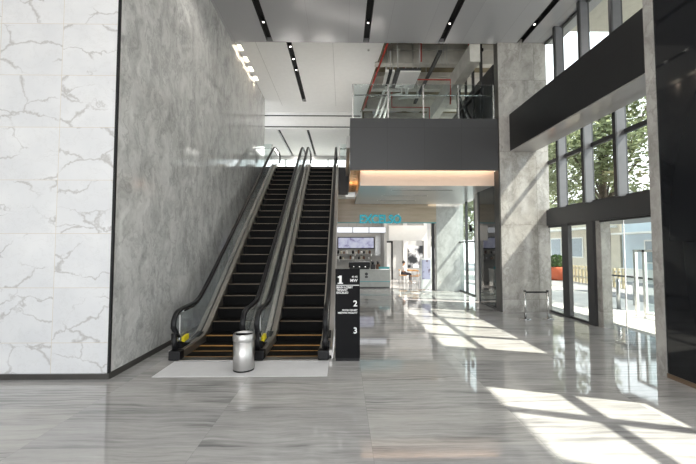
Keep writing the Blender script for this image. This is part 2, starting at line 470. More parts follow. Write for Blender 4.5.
# ------------------------------------------------------------------ setting: floor, walls, ceilings
f = MB()
hx0, hx1, hy0, hy1 = -3.24, -.19, 6.62, 9.0            # pit under the escalators
f.box(-10, hx0, -9, 24, -.2, 0); f.box(hx1, XG+.04, -9, 24, -.2, 0)
f.box(hx0, hx1, -9, hy0, -.2, 0); f.box(hx0, hx1, hy1, 24, -.2, 0)
struct('floor', f, 'floor', 'polished grey streaked marble floor', 'floor')

struct('wall_left_front', box(-10, XL-.03, 5.64, 6.0, 0, 9.6), 'white_marble', 'white marble tiled wall at the left of the hall', 'wall')
struct('trim_1', box(XL-.035, XL+.002, 5.63, 5.665, 0, 9.6), 'black', 'thin black strip at the corner of white and grey marble', 'trim')
struct('wall_left', box(XL-.3, XL, 6.0, 16.15, 0, 9.6).box(XL-.03, XL+.0, 5.66, 6.0, 0, 9.6), 'grey_marble', 'tall polished grey marble wall beside the escalators', 'wall')
struct('baseboard_left_front', box(-10, XL+.004, 5.615, 5.64, 0, .085), 'skirting', 'dark skirting under the white marble wall', 'baseboard')
struct('baseboard_left', box(XL, XL+.012, 5.64, 15.98, 0, .10), 'skirting', 'dark skirting under the grey marble wall', 'baseboard')
struct('wall_far_left', box(-10.2, -10, -9, 6.0, 0, 9.6), 'white', 'white side wall of the hall', 'wall')

# near ceiling with open slots
slots = [-5.6, -2.42, .76, 3.26, 5.87]
SW = .10
edges = [-10.] + [e for x in slots for e in (x-SW, x+SW)] + [XG]
c = MB()
for i in range(0, len(edges), 2): c.box(edges[i], edges[i+1], -9, 11.3, CZ, CZ+.12)
struct('ceiling', c, 'soffit', 'grey gloss panelled ceiling over the front of the hall', 'ceiling')
slot_names = {-5.6: 'over the white marble wall', -2.42: 'nearest the grey marble wall', .76: 'running to the corner of the dark mezzanine front', 3.26: 'over the right half of the mezzanine front', 5.87: 'nearest the tall windows'}
for x in slots:
    t = thing('ceiling_light_track', 'black light track in the grey ceiling, '+slot_names[x], 'light', (x, 6., CZ), 'light tracks in the grey ceiling')
    sub(t, 'channel', box(x-SW, x+SW, -8.9, 11.28, CZ+.13, CZ+.16).box(x-SW, x-SW+.012, -8.9, 11.28, CZ+.002, CZ+.13).box(x+SW-.012, x+SW, -8.9, 11.28, CZ+.002, CZ+.13), 'slot_black')
    for y in (8.15, 10.35, 4., 0.):
        sp = sub(t, 'spotlight', MB().cyl((x, y, CZ+.13), (x, y, CZ+.03), .05, .055, 16), 'black')
        sub(sp, 'lens', MB().cyl((x, y, CZ+.03), (x, y, CZ+.024), .026, .026, 16), 'lamp_white')
struct('ceiling_roof', box(-10.2, XG, -9, 24, 10.0, 10.2), 'white_ceiling', 'roof slab', 'ceiling')
# front lip of the near ceiling
struct('trim_2', box(XL, XG, 11.3, 11.34, CZ, 9.95), 'soffit', 'front edge of the grey ceiling', 'trim')

# white ceiling over the escalator void, with one slot
CB = 9.02
c = MB()
sx = -1.84
c.prism_z([(XL, 11.34), (sx-.09, 11.34), (sx-.09, 16.4), (XL, 16.4)], CB, CB+.1)
c.prism_z([(sx+.09, 11.34), (1.42, 11.34), (.98, 16.4), (sx+.09, 16.4)], CB, CB+.1)
c.prism_z([(-8, 16.4), (.98, 16.4), (.88, 17.7), (-8, 17.7)], CB, CB+.1)
struct('ceiling_void', c, 'white_ceiling', 'white ceiling above the escalators', 'ceiling')
struct('trim_3', box(-2.98, -2.965, 11.34, 16.9, CB-.004, CB+.02).box(-.36, -.345, 11.34, 16.9, CB-.004, CB+.02), 'grey_wall', 'thin panel joints in the white ceiling', 'trim')
t = thing('ceiling_light_track', 'black recessed light track in the white ceiling above the escalators', 'light', (sx, 13.5, CB))
sub(t, 'channel', box(sx-.09, sx+.09, 11.36, 16.38, CB+.11, CB+.14).box(sx-.09, sx-.08, 11.36, 16.38, CB+.002, CB+.11).box(sx+.08, sx+.09, 11.36, 16.38, CB+.002, CB+.11), 'slot_black')
for y in (11.9, 12.7, 13.5):
    sp = sub(t, 'spotlight', MB().cyl((sx, y, CB+.11), (sx, y, CB+.03), .05, .055, 16), 'black')
    sub(sp, 'lens', MB().cyl((sx, y, CB+.03), (sx, y, CB+.024), .03, .03, 16), 'lamp_white')
wash = ['nearest the front ceiling', 'second from the front ceiling', 'third from the front ceiling', 'farthest from the front ceiling']
for i, y in enumerate((11.9, 12.65, 13.35, 14.1)):
    t = thing('wall_washer_light', 'warm ceiling lamp atop the grey marble wall, '+wash[i], 'light', (XL+.10, y, CB), 'warm lamps along the marble wall top')
    sub(t, 'housing', box(XL+.01, XL+.17, y-.2, y+.2, CB-.025, CB-.002, .004), 'white')
    sub(t, 'lens', box(XL+.02, XL+.15, y-.18, y+.18, CB-.03, CB-.024), 'lamp')
for (x, y, lab) in ((.9, 12.0, 'small round detector on the white ceiling near the red pipe'), (.55, 14.6, 'small round detector on the white ceiling above the mezzanine corner')):
    t = thing('smoke_detector', lab, 'detector', (x, y, CB), 'ceiling detectors')
    sub(t, 'base', MB().lathe([(.06, -.015), (.065, 0)], (x, y, CB-.001), 20), 'white')
    sub(t, 'sensor', MB().lathe([(.02, -.045), (.04, -.04), (.045, -.015)], (x, y, CB-.001), 20), 'grey_wall')

# bulkhead beyond the void and the lower ceiling of the upper floor behind it
struct('wall_upper_bulkhead', box(-8, .98, 17.7, 17.9, 8.15, 9.95), 'white_ceiling', 'white band across the back of the void', 'wall')
struct('trim_4', box(-8, .9, 17.685, 17.7, 8.80, 8.85).box(-8, .9, 17.685, 17.7, 8.22, 8.27), 'slot_black', 'two dark shadow lines across the white band', 'trim')
c = MB()
for a, b in ((-8., -3.42), (-3.26, -1.92), (-1.76, .98)): c.box(a, b, 17.9, 23, 8.15, 8.25)
struct('ceiling_upper', c, 'white_ceiling', 'lower white ceiling over the upper landing', 'ceiling')
for x, lab in ((-3.34, 'dark recessed light track over the upper landing, nearer the marble wall'), (-1.84, 'dark recessed light track over the upper landing, above the gap between escalators')):
    t = thing('ceiling_light_track', lab, 'light', (x, 20, 8.15), 'light tracks over the upper landing')
    sub(t, 'channel', box(x-.08, x+.08, 17.92, 22.9, 8.26, 8.29), 'slot_black')
    for y in (18.2, 20.4):
        sub(t, 'spotlight', MB().cyl((x, y, 8.26), (x, y, 8.19), .045, .05, 14), 'black')

# upper floor slab and its dark edge
struct('floor_upper', box(-8, .12, 16.06, 23, 5.35, F2).box(.12, 5.1, 11.42, 23, 5.35, F2), 'grey_wall', 'upper floor slab', 'floor')
struct('trim_5', box(-8, .23, 15.98, 16.06, 4.5, F2+.03), 'charcoal', 'dark edge of the upper landing', 'trim')
# upper landing back wall with a strip of windows
w = MB(); w.box(-8, 6, 23, 23.2, F2, F2+.55); w.box(-8, .98, 23, 23.2, 7.92, 8.3); w.box(1.0, 6, 23, 23.2, F2+.5, 10)
for x in (-6.6, -5.2, -3.8, -2.4, -1.0, .4): w.box(x-.05, x+.05, 23, 23.2, F2+.5, 7.95)
struct('wall_back_upper', w, 'grey_wall', 'back wall of the upper floor', 'wall')
for i, x in enumerate((-6.6, -5.2, -3.8, -2.4, -1.0)):
    o = struct('window_%d' % (20+i), box(x+.05, x+1.35, 23.08, 23.1, F2+.55, 7.92), 'glass', 'bright window pane of the upper landing', 'window')
struct('wall_left_upper', box(-8.2, -8, 16.5, 23.2, 0, 10), 'white', 'far left wall of the upper floor', 'wall')
struct('wall_left_return', box(-8.2, XL-.3, 15.98, 16.06, 0, 4.5), 'grey_marble', 'return of the grey marble wall', 'wall')

# ------------------------------------------------------------------ mezzanine: dark bulkhead and its underside
BX0, BX1 = .23, 5.10
struct('wall_mezzanine', box(BX0, BX1, 11.3, 11.42, 4.60, 6.31).box(BX0, BX0+.03, 11.42, 15.98, 4.60, 6.31), 'bulkhead', 'dark panelled front of the mezzanine', 'wall')
struct('ceiling_mezzanine', box(.56, 5.75, 11.62, 16.7, 4.15, 4.25), 'under_panel', 'grey gloss ceiling under the mezzanine', 'ceiling')
struct('ceiling_mezzanine_back', box(-8, .12, 16.06, 23, 4.4, 4.5).box(.12, 5.75, 16.7, 23, 4.4, 4.5), 'white_ceiling', 'ceiling over the cafe', 'ceiling')
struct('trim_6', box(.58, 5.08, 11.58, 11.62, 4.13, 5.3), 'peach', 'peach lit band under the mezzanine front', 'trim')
struct('trim_7', box(.26, .58, 11.42, 16.05, 4.63, 4.66).box(.56, .58, 11.62, 16.05, 4.25, 4.63), 'cove_wood', 'timber lined cove at the mezzanine side', 'trim')
t = thing('cove_downlight_row', 'warm timber light cove strip under the left edge of the mezzanine', 'light', (.42, 13.6, 4.6))
sub(t, 'ledge', box(.26, .275, 11.45, 15.9, 4.60, 4.63), 'cove_wood')
for k in range(9):
    sub(t, 'lamp', box(.36, .45, 11.6+k*.48, 11.82+k*.48, 4.62, 4.632), 'nosing')
for i, (x0, x1, y) in enumerate(((1.75, 4.0, 12.55), (1.55, 3.4, 13.9), (1.5, 3.2, 15.3))):
    t = thing('slot_diffuser', 'thin dark air slot in the ceiling under the mezzanine, '+('nearest the peach band', 'in the middle', 'nearest the cafe sign')[i], 'vent', ((x0+x1)/2, y, 4.15), 'air slots under the mezzanine')
    sub(t, 'frame', box(x0, x1, y-.045, y+.045, 4.142, 4.15), 'galv')
    sub(t, 'slot', box(x0+.03, x1-.03, y-.03, y+.03, 4.138, 4.143), 'slot_black')

# glass railing on top of the mezzanine front
t = thing('glass_railing', 'glass railing with pale steel posts on the dark mezzanine front', 'railing', (2.66, 11.36, 6.31))
px = [.32, 1.49, 2.66, 3.83, 5.0]
for x in px:
    p = sub(t, 'post', box(x-.022, x+.022, 11.345, 11.375, 6.31, 7.47, .004), 'steel')
    sub(p, 'foot', box(x-.05, x+.05, 11.32, 11.40, 6.31, 6.325, .003), 'steel')
for a, b in zip(px, px[1:]): sub(t, 'pane', box(a+.03, b-.03, 11.354, 11.366, 6.35, 7.47), 'rail_glass')
sub(t, 'handrail', MB().tube([(.32, 11.39, 7.12), (5.0, 11.39, 7.12)], .022, 12), 'steel')
sub(t, 'top_edge', box(.32, 5.0, 11.352, 11.368, 7.47, 7.478), 'steel')
t = thing('glass_railing', 'glass railing on the dark upper landing edge left of the escalators', 'railing', (-5.4, 16.1, F2+.03))
def landing_rail(t, x0, x1):
    n = max(1, round((x1-x0)/1.2)); xs = [x0+(x1-x0)*i/n for i in range(n+1)]
    for x in xs: sub(t, 'post', box(x-.02, x+.02, 16.01, 16.04, F2+.03, F2+1.08, .003), 'steel')
    for a, b in zip(xs, xs[1:]): sub(t, 'pane', box(a+.025, b-.025, 16.02, 16.03, F2+.06, F2+1.1), 'rail_glass')
    sub(t, 'handrail', MB().tube([(x0, 16.05, F2+.9), (x1, 16.05, F2+.9)], .02, 10), 'steel')
landing_rail(t, -7.8, -3.28)
t = thing('glass_railing', 'short glass railing on the upper landing edge between escalator and mezzanine', 'railing', (-.04, 16.1, F2+.03))
landing_rail(t, -.16, .2)

# ------------------------------------------------------------------ exposed services over the mezzanine
struct('ceiling_exposed', box(.9, XG, 11.34, 23, 9.7, 9.95), 'concrete', 'raw concrete ceiling over the mezzanine', 'ceiling')
struct('wall_void_edge', MB().prism_z([(1.42, 11.34), (1.46, 11.34), (1.02, 16.4), (.92, 17.7), (.88, 17.7), (.98, 16.4)], CB, 9.7), 'concrete', 'edge of the white ceiling', 'wall')
for i, y in enumerate((12.9, 15.0, 17.2, 19.6)):
    o = box(1.2 if i < 2 else 1.0, 6.9, y-.14, y+.14, 8.95, 8.99).box(1.2, 6.9, y-.02, y+.02, 8.99, 9.5).box(1.2, 6.9, y-.14, y+.14, 9.5, 9.7).build('steel_beam', 'beam_paint')
    tag(o, 'pale steel cross beam under the raw ceiling, '+('nearest the railing', 'second from the railing', 'third from the railing', 'farthest from the railing')[i], 'beam', 'cross beams above the mezzanine')
o = box(4.25, 4.6, 11.4, 22.9, 8.3, 8.9).build('steel_beam', 'beam_paint'); tag(o, 'long pale box beam running away above the mezzanine', 'beam')
t = thing('air_conditioner', 'white ceiling air unit hanging above the mezzanine railing', 'air conditioner', (2.25, 12.2, 8.0))
sub(t, 'panel', box(1.93, 2.62, 11.5, 12.75, 7.99, 8.02, .006), 'white')
sub(t, 'casing', box(1.80, 2.64, 11.54, 12.78, 8.02, 8.13, .01), 'dark_steel')
for x in (1.85, 2.6):
    for y in (11.55, 12.7): sub(t, 'hanger', MB().cyl((x, y, 8.13), (x, y, 9.7), .012, n=8), 'galv')
t = thing('linear_grille', 'pale framed black air grille beside the white air unit', 'vent', (1.62, 12.1, 8.0))
sub(t, 'frame', box(1.44, 1.54, 11.5, 12.6, 7.98, 8.05).box(1.66, 1.74, 11.5, 12.6, 7.98, 8.05), 'pipe_white')
sub(t, 'grille', box(1.54, 1.66, 11.5, 12.6, 8.0, 8.06), 'slot_black')
for y in (11.6, 12.5): sub(t, 'hanger', MB().cyl((1.6, y, 8.06), (1.6, y, 9.7), .01, n=8), 'galv')
def pipe(name, pts, r, mat, label, cat, group=None):
    o = MB().tube(pts, r, 10).build(name, mat); return tag(o, label, cat, group)
pipe('sprinkler_pipe', [(1.50, 11.4, 8.93), (1.07, 16.3, 8.93), (1.0, 17.1, 8.93)], .035, 'red_pipe', 'red pipe along the edge of the white ceiling', 'pipe')
pipe('sprinkler_pipe', [(2.35, 13.2, 9.72), (2.35, 13.2, 8.55), (4.15, 13.2, 8.55), (4.15, 13.2, 7.9), (4.15, 13.25, 7.6)], .03, 'red_pipe', 'red pipe crossing level then dropping behind the railing', 'pipe')
pipe('sprinkler_pipe', [(2.2, 15.5, 9.72), (2.2, 15.5, 8.4), (3.9, 15.5, 8.4), (3.9, 15.5, 6.4)], .028, 'red_pipe', 'lower red pipe dropping far behind the railing', 'pipe')
pipe('sprinkler_pipe', [(2.75, 12.0, 9.72), (2.75, 12.0, 8.6)], .025, 'red_pipe', 'short red drop pipe above the white air unit', 'pipe')
pipe('sprinkler_pipe', [(4.35, 11.75, 9.72), (4.35, 11.75, 8.92)], .028, 'red_pipe', 'short red drop pipe above the long box beam', 'pipe')
for i, (x, z) in enumerate(((1.25, 7.55), (1.42, 7.5))):
    pipe('water_pipe', [(x+.25, 12.6, z+.25), (x+.1, 14.2, z), (x-.05, 16.5, z)], .05, 'pipe_white', ('left of two pale lagged pipes running away behind the railing', 'right of two pale lagged pipes running away behind the railing')[i], 'pipe', 'lagged pipes')
pipe('condensate_pipe', [(2.15, 12.6, 7.985), (2.15, 12.6, 7.72), (1.72, 12.6, 7.66), (1.62, 13.8, 7.2), (1.6, 14.8, 6.9)], .04, 'pipe_white', 'pale bent pipe under the white air unit', 'pipe')
pipe('condensate_pipe', [(2.4, 12.65, 7.985), (2.35, 12.65, 7.6), (2.05, 12.65, 7.55)], .035, 'pipe_white', 'short pale bent pipe at the right of the white air unit', 'pipe')
t = thing('linear_lamp', 'long dark hanging lamp track running away above the mezzanine', 'light', (3.26, 13.4, 8.65))
sub(t, 'track', box(3.2, 3.32, 11.4, 15.6, 8.6, 8.68), 'dark_steel')
for y in (11.8, 13.4, 15.2): sub(t, 'hanger', MB().cyl((3.26, y, 8.68), (3.26, y, 9.7), .01, n=8), 'galv')
t = thing('cable_drop', 'loop of thin pale cables hanging above the mezzanine', 'cable', (3.7, 12.2, 9.0))
for k in range(3): sub(t, 'cable', MB().tube([(3.55+.1*k, 12.2, 9.72), (3.5+.11*k, 12.2, 9.2), (3.45+.13*k, 12.2, 8.75), (3.62+.1*k, 12.25, 8.6)], .012, 6), 'galv')
for i, (x0, x1, y) in enumerate(((1.7, 2.2, 13.6), (2.6, 3.1, 14.2))):
    t = thing('pipe_hanger_frame', ('pale hanger frame left of the white air unit', 'pale hanger frame right of the white air unit')[i], 'bracket', ((x0+x1)/2, y, 8.4), 'hanger frames')
    sub(t, 'rod', MB().cyl((x0, y, 8.3), (x0, y, 9.7), .025, n=8), 'pipe_white'); sub(t, 'rod', MB().cyl((x1, y, 8.3), (x1, y, 9.7), .025, n=8), 'pipe_white')
    sub(t, 'crossbar', box(x0-.05, x1+.05, y-.03, y+.03, 8.26, 8.31), 'pipe_white')
o = MB().tube([(1.6, 18.4, 9.45), (2.4, 18.2, 9.45), (3.2, 17.9, 9.45), (4.0, 18.2, 9.45)], .25, 16).build('air_duct', 'galv'); tag(o, 'round metal duct curving under the raw ceiling', 'duct')
# dark steel bracing at the right, white inner wall and a bright window
struct('wall_right_upper', box(5.1, 5.2, 11.6, 15.4, F2, 8.3).box(4.62, 4.72, 17.2, 23, F2, 8.3), 'dark_steel', 'dark wall at the right of the mezzanine', 'wall')
struct('wall_upper_inner', box(3.6, 4.62, 17.3, 17.4, F2, 8.3), 'white', 'white inner wall behind the railing', 'wall')
t = thing('steel_bracing', 'dark steel frame with diagonal struts at the right end of the mezzanine', 'frame', (4.85, 12.6, F2))
for k in range(4):
    y = 11.9+k*.75
    sub(t, 'upright', box(4.78, 4.86, y-.04, y+.04, F2, 9.7), 'dark_steel')
for k in range(4):
    sub(t, 'strut', MB().tube([(4.82, 11.9+k*.7, F2+.1+k*.35), (4.82, 13.6+k*.4, F2+1.9+k*.5)], .04, 8), 'galv' if k % 2 else 'dark_steel')
sub(t, 'rail', box(4.76, 4.88, 11.8, 15.0, 8.9, 9.0), 'dark_steel')
sub(t, 'rail', box(4.76, 4.88, 11.8, 15.0, 7.6, 7.7), 'dark_steel')

# ------------------------------------------------------------------ right side: marble column wall, facade, dark pier
struct('wall_right', box(BX1+.02, 6.73, 11.26, 11.56, 0, 9.9), 'column_marble', 'tall warm grey marble wall between cafe and windows', 'wall')
struct('trim_8', box(BX1-.03, BX1+.02, 11.24, 11.6, 0, 4.6), 'skirting', 'dark bronze edge of the marble wall', 'trim')
struct('beam_box', box(5.47, 6.27, -9, 11.26, 5.23, 6.44), 'dark_box', 'dark box beam crossing the tall windows', 'beam')
struct('trim_21', box(5.49, 6.27, -9, 11.26, 5.20, 5.23), 'beam_soffit', 'pale glossy underside of the dark box beam', 'trim')
struct('beam_lower', box(6.62, XG, -9, 4.25, 2.77, 3.27).box(6.62, XG, 5.8, 11.3, 2.77, 3.27), 'bulkhead', 'dark band between doors and middle windows', 'beam')
struct('wall_pier', box(5.15, XG+.1, 4.30, 5.57, 0, 9.9), 'black_stone', 'polished black stone pier at the right edge', 'wall')
struct('trim_9', box(5.135, XG+.1, 5.57, 5.75, 0, 9.9), 'trim_marble', 'marble edge strip of the black pier', 'trim')
struct('baseboard_right', box(5.135, 5.15, 4.30, 5.57, 0, .07), 'wood_skirting', 'low brown skirting of the black pier', 'baseboard')
# windows: fins, transom, panes
finY = [10.39, 9.27, 8.15, 7.03, 5.92]
nearY = [3.1-1.15*k for k in range(11)]
n = 0
ys = [11.26]+finY+[5.8]
def window_bay(i, y1, y0, vis):
    tz0, tz1 = (4.78, 4.89) if i < 8 else (4.42, 4.57)
    w = struct('window_%d' % i, box(XP-.03, XP+.05, y0, y0+.06, 3.27, 8.87).box(XP-.03, XP+.05, y0, y1, tz0, tz1).box(XP-.03, XP+.05, y0, y1, 3.27, 3.33).box(XP-.03, XP+.05, y0, y1, 8.81, 8.87), 'frame_dark', vis, 'window')
    o = sub(w, 'pane', box(XP+.0, XP+.012, y0+.06, y1, 3.33, tz0).box(XP+.0, XP+.012, y0+.06, y1, tz1, 8.81), 'glass')
    if y0 > 5.95 or y0 < 4.0:
        sub(w, 'fin', box(XW+.03, XP-.005, y0-.02, y0+.08, 3.27, 8.87), 'fin')
        sub(w, 'fin_edge', box(XW-.01, XW+.03, y0-.02, y0+.08, 3.27, 8.87), 'frame_dark')
for i, (a, b) in enumerate(zip(ys, ys[1:])):
    window_bay(i+1, a, b, 'tall window bay number %d from the marble wall' % (i+1))
ys = [4.25]+nearY
for i, (a, b) in enumerate(zip(ys, ys[1:])):
    window_bay(i+8, a, b, 'tall window bay out of view beside the front of the hall')
# doors and lower glazing
def lower_glazing(i, y1, y0, lab):
    w = struct('window_%d' % i, box(6.67, 6.75, y0, y1, 0, .06).box(6.67, 6.75, y0, y1, 2.70, 2.77), 'frame_dark', lab, 'window')
    sub(w, 'pane', box(6.705, 6.717, y0, y1, .06, 2.70), 'glass')
lower_glazing(30, 11.26, 10.53, 'narrow ground window beside the marble wall')
lower_glazing(31, 10.25, 9.42, 'wider ground window between the dark piers')
struct('trim_10', box(6.64, 6.76, 10.24, 10.54, 0, 2.77), 'charcoal', 'dark pier between the ground windows', 'trim')
struct('trim_11', box(6.62, 6.75, 9.18, 9.43, 0, 2.77), 'frame_dark', 'dark door jamb', 'trim')
struct('trim_12', box(6.70, 6.95, 9.0, 9.18, 0, 2.77), 'column_marble', 'stone pillar beside the glass doors', 'trim')
d = thing('door_1', 'wide clear glass entrance door at the right', 'door', (6.7, 7.6, 0)); d['kind'] = 'structure'
for a, b in ((9.0, 8.27), (8.26, 7.05), (7.04, 5.85)):
    lf = sub(d, 'leaf', box(6.705, 6.717, b, a, .02, 2.72), 'glass')
sub(d, 'head_rail', box(6.67, 6.75, 5.76, 9.0, 2.72, 2.77), 'frame_dark')
sub(d, 'edge_strip', box(6.70, 6.722, 8.255, 8.275, .02, 2.72), 'steel')
for y in (6.95, 7.15):
    sub(d, 'handle', MB().tube([(6.66, y, .75), (6.66, y, 1.75)], .018, 10), 'steel')
struct('trim_13', box(6.67, 6.75, -9, 4.25, 0, .06).box(6.67, 6.75, -9, 4.25, 2.70, 2.77), 'frame_dark', 'ground glazing rails at the front', 'trim')
struct('window_40', box(6.705, 6.717, -9, 4.25, .06, 2.70), 'glass', 'ground glazing at the front of the hall', 'window')

# ------------------------------------------------------------------ corridor to the right of the cafe
dg = struct('window_41', box(5.10, 5.13, 11.62, 13.0, .06, 4.15), 'dark_glass', 'dark mirror glass panel beside the marble wall', 'window')
struct('trim_14', box(5.08, 5.16, 13.0, 13.12, 0, 4.15).box(5.08, 5.16, 11.56, 13.0, 0, .06), 'frame_dark', 'dark frame of the mirror glass', 'trim')
struct('trim_15', box(5.22, 5.55, 13.5, 13.75, 0, 4.15), 'pale_marble', 'slim pale pillar beside the side door', 'trim')
struct('wall_cafe_right', box(4.49, 5.80, 16.75, 17.1, 0, 4.4), 'pale_marble', 'pale marble wall right of the cafe', 'wall')
struct('window_42', box(5.62, 5.632, 13.75, 16.75, .06, 4.1), 'teal_glass', 'side glazing of the cafe corridor', 'window')
struct('trim_16', box(5.58, 5.68, 14.7, 14.82, 0, 4.15).box(5.58, 5.68, 15.8, 15.9, 0, 4.15).box(5.58, 5.68, 13.75, 16.75, 0, .06).box(5.58, 5.68, 13.75, 16.75, 2.3, 2.36), 'frame_dark', 'dark mullions of the side glazing', 'trim')
for i, (y, lab) in enumerate(((15.1, 'dark wall lamp on the side glazing, farther from the pale pillar'), (14.4, 'dark wall lamp on the side glazing, nearer the pale pillar'))):
    t = thing('wall_lamp', lab, 'light', (5.55, y, 2.9), 'dark wall lamps')
    sub(t, 'body', MB().cyl((5.55, y, 2.75), (5.55, y, 3.05), .07, n=16), 'black')
    sub(t, 'arm', MB().cyl((5.55, y, 2.9), (5.63, y, 2.9), .025, n=10), 'black')

# ------------------------------------------------------------------ cafe
struct('wall_cafe_fascia', box(-3.6, 4.49, 16.75, 16.95, 3.28, 4.4), 'gold_band', 'champagne bronze fascia above the cafe', 'wall')
struct('trim_17', box(-3.6, 4.49, 16.73, 16.75, 3.24, 3.28), 'teal_paint', 'thin teal line under the cafe fascia', 'trim')
t = thing('cafe_sign', 'teal lettered cafe name sign on the bronze fascia', 'sign', (1.7, 16.74, 3.3))
text(t, 'EXCELSO', .56, (.78, 16.70, 3.13), 'teal', 'LEFT', .03, 'lettering', .014, .86)
sub(t, 'accent_stroke', MB().tube([(1.27, 16.70, 3.48), (1.37, 16.70, 3.68)], .03, 8), 'teal')
sub(t, 'star', MB().sphere((2.66, 16.71, 3.66), .045, 10, (1, .4, 1)), 'letter_white')
struct('wall_cafe_back', box(-3.6, 2.35, 21.2, 21.35, 0, 4.4).box(2.35, 5.8, 23, 23.15, 0, 4.4), 'grey_wall', 'grey back wall of the cafe', 'wall')
struct('wall_cafe_left', box(-3.7, -3.6, 16.5, 23, 0, 4.4), 'grey_wall', 'left wall of the cafe', 'wall')
struct('wall_cafe_divider', box(2.30, 2.45, 19.6, 23, 0, 4.4), 'grey_wall', 'wall between counter and seating', 'wall')
struct('trim_18', box(2.45, 4.49, 18.6, 18.75, 2.45, 3.25), 'white', 'white bulkhead over the cafe seating', 'trim')
struct('trim_19', box(4.33, 4.46, 17.0, 17.12, 0, 3.28), 'frame_dark', 'dark post at the right of the cafe', 'trim')
# light boxes
for i, (a, b) in enumerate(((-.75, .52), (.56, 1.42), (1.46, 2.36))):
    t = thing('lit_menu_board', 'blank white lit panel over the cafe counter, '+('leftmost of three', 'middle of three', 'rightmost of three')[i], 'light', ((a+b)/2, 19.4, 3.0), 'lit panels over the counter')
    sub(t, 'frame', box(a-.015, b+.015, 19.36, 19.5, 2.88, 3.22), 'charcoal')
    sub(t, 'face', box(a, b, 19.345, 19.36, 2.9, 3.2), 'lightbox')
    for x in (a+.2, b-.2): sub(t, 'hanger', MB().cyl((x, 19.44, 3.22), (x, 19.44, 4.4), .01, n=8), 'galv')
t = thing('menu_screen', 'wide lit menu screen with lilac picture behind the counter', 'screen', (.8, 21.1, 2.4))
sub(t, 'frame', box(-.33, 1.90, 21.12, 21.2, 2.0, 2.72), 'black'); sub(t, 'display', box(-.28, 1.85, 21.105, 21.12, 2.05, 2.67), 'screen')
t = thing('wall_panel', 'mottled grey panel right of the menu screen', 'panel', (2.1, 21.15, 2.2))
sub(t, 'board', box(1.95, 2.28, 21.15, 21.2, 1.6, 2.8), 'galv')
t = thing('speaker_column', 'tall black board left of the menu screen', 'board', (-.52, 21.1, 2.0)); sub(t, 'board', box(-.62, -.42, 21.1, 21.2, 1.45, 2.75), 'black'); sub(t, 'bracket', box(-.55, -.5, 21.06, 21.1, 1.9, 2.3), 'charcoal')
t = thing('counter', 'pale grey stone cafe counter', 'counter', (.4, 18.3, 0))
sub(t, 'front_panel', box(-2.6, 2.42, 18.0, 18.6, .06, .90), 'counter'); sub(t, 'worktop', box(-2.62, 2.45, 17.96, 18.66, .90, .95, .006), 'counter')
sub(t, 'plinth', box(-2.58, 2.40, 18.03, 18.58, 0, .06), 'charcoal'); sub(t, 'light_line', box(-2.6, 2.42, 17.985, 18.0, .32, .35), 'teal_paint')
sub(t, 'emblem', MB().cyl((1.2, 17.98, .72), (1.2, 18.0, .72), .08, n=20).box(1.13, 1.27, 17.985, 18.0, .52, .62), 'charcoal')
t = thing('counter_sign', 'small teal sign on the right end of the cafe counter', 'sign', (2.1, 18.1, .95)); sub(t, 'board', box(1.85, 2.40, 18.08, 18.1, .97, 1.09, .003), 'teal_paint'); sub(t, 'foot', box(1.9, 2.35, 18.05, 18.15, .95, .97), 'chrome')
t = thing('coffee_machine', 'long black espresso machine on the cafe counter', 'coffee machine', (.85, 18.35, .95))
sub(t, 'body', box(.3, 1.4, 18.2, 18.6, 1.03, 1.30, .02), 'black'); sub(t, 'base', box(.34, 1.36, 18.12, 18.58, .95, 1.03, .01), 'dark_steel'); sub(t, 'cup_rail', MB().tube([(.32, 18.22, 1.36), (1.38, 18.22, 1.36)], .012, 8).cyl((.34, 18.22, 1.29), (.34, 18.22, 1.36), .01, n=8).cyl((1.36, 18.22, 1.29), (1.36, 18.22, 1.36), .01, n=8), 'chrome')
for x in (.55, .85, 1.15):
    g = sub(t, 'group_head', MB().cyl((x, 18.14, 1.1), (x, 18.14, 1.02), .045, n=14).cyl((x, 18.2, 1.08), (x, 18.14, 1.08), .03, n=10), 'chrome'); sub(g, 'handle', MB().cyl((x, 18.12, 1.05), (x, 17.98, 1.03), .016, n=8), 'black')
for i, x in enumerate((1.55, 1.83)):
    t = thing('coffee_grinder', ('dark box grinder on the cafe counter beside the espresso machine', 'brown box grinder on the cafe counter next to the teal sign')[i], 'grinder', (x, 18.3, .95)); sub(t, 'body', box(x-.1, x+.12, 18.2, 18.42, .95, 1.2, .01), 'brown' if i else 'dark_steel'); sub(t, 'hopper', MB().lathe([(.05, 0), (.09, .16)], (x, 18.3, 1.2), 16), 'dark_glass')
for i, z in enumerate((1.35, 1.68)):
    t = thing('wall_shelf', ('lower', 'upper')[i]+' pale shelf on the back wall under the menu screen', 'shelf', (.8, 21.05, z), 'back wall shelves'); sub(t, 'board', box(-.4, 1.85, 20.9, 21.2, z, z+.03), 'grey_wall')
    for x in (-.2, .75, 1.7): sub(t, 'bracket', box(x-.015, x+.015, 20.95, 21.2, z-.1, z), 'steel')
k = 0
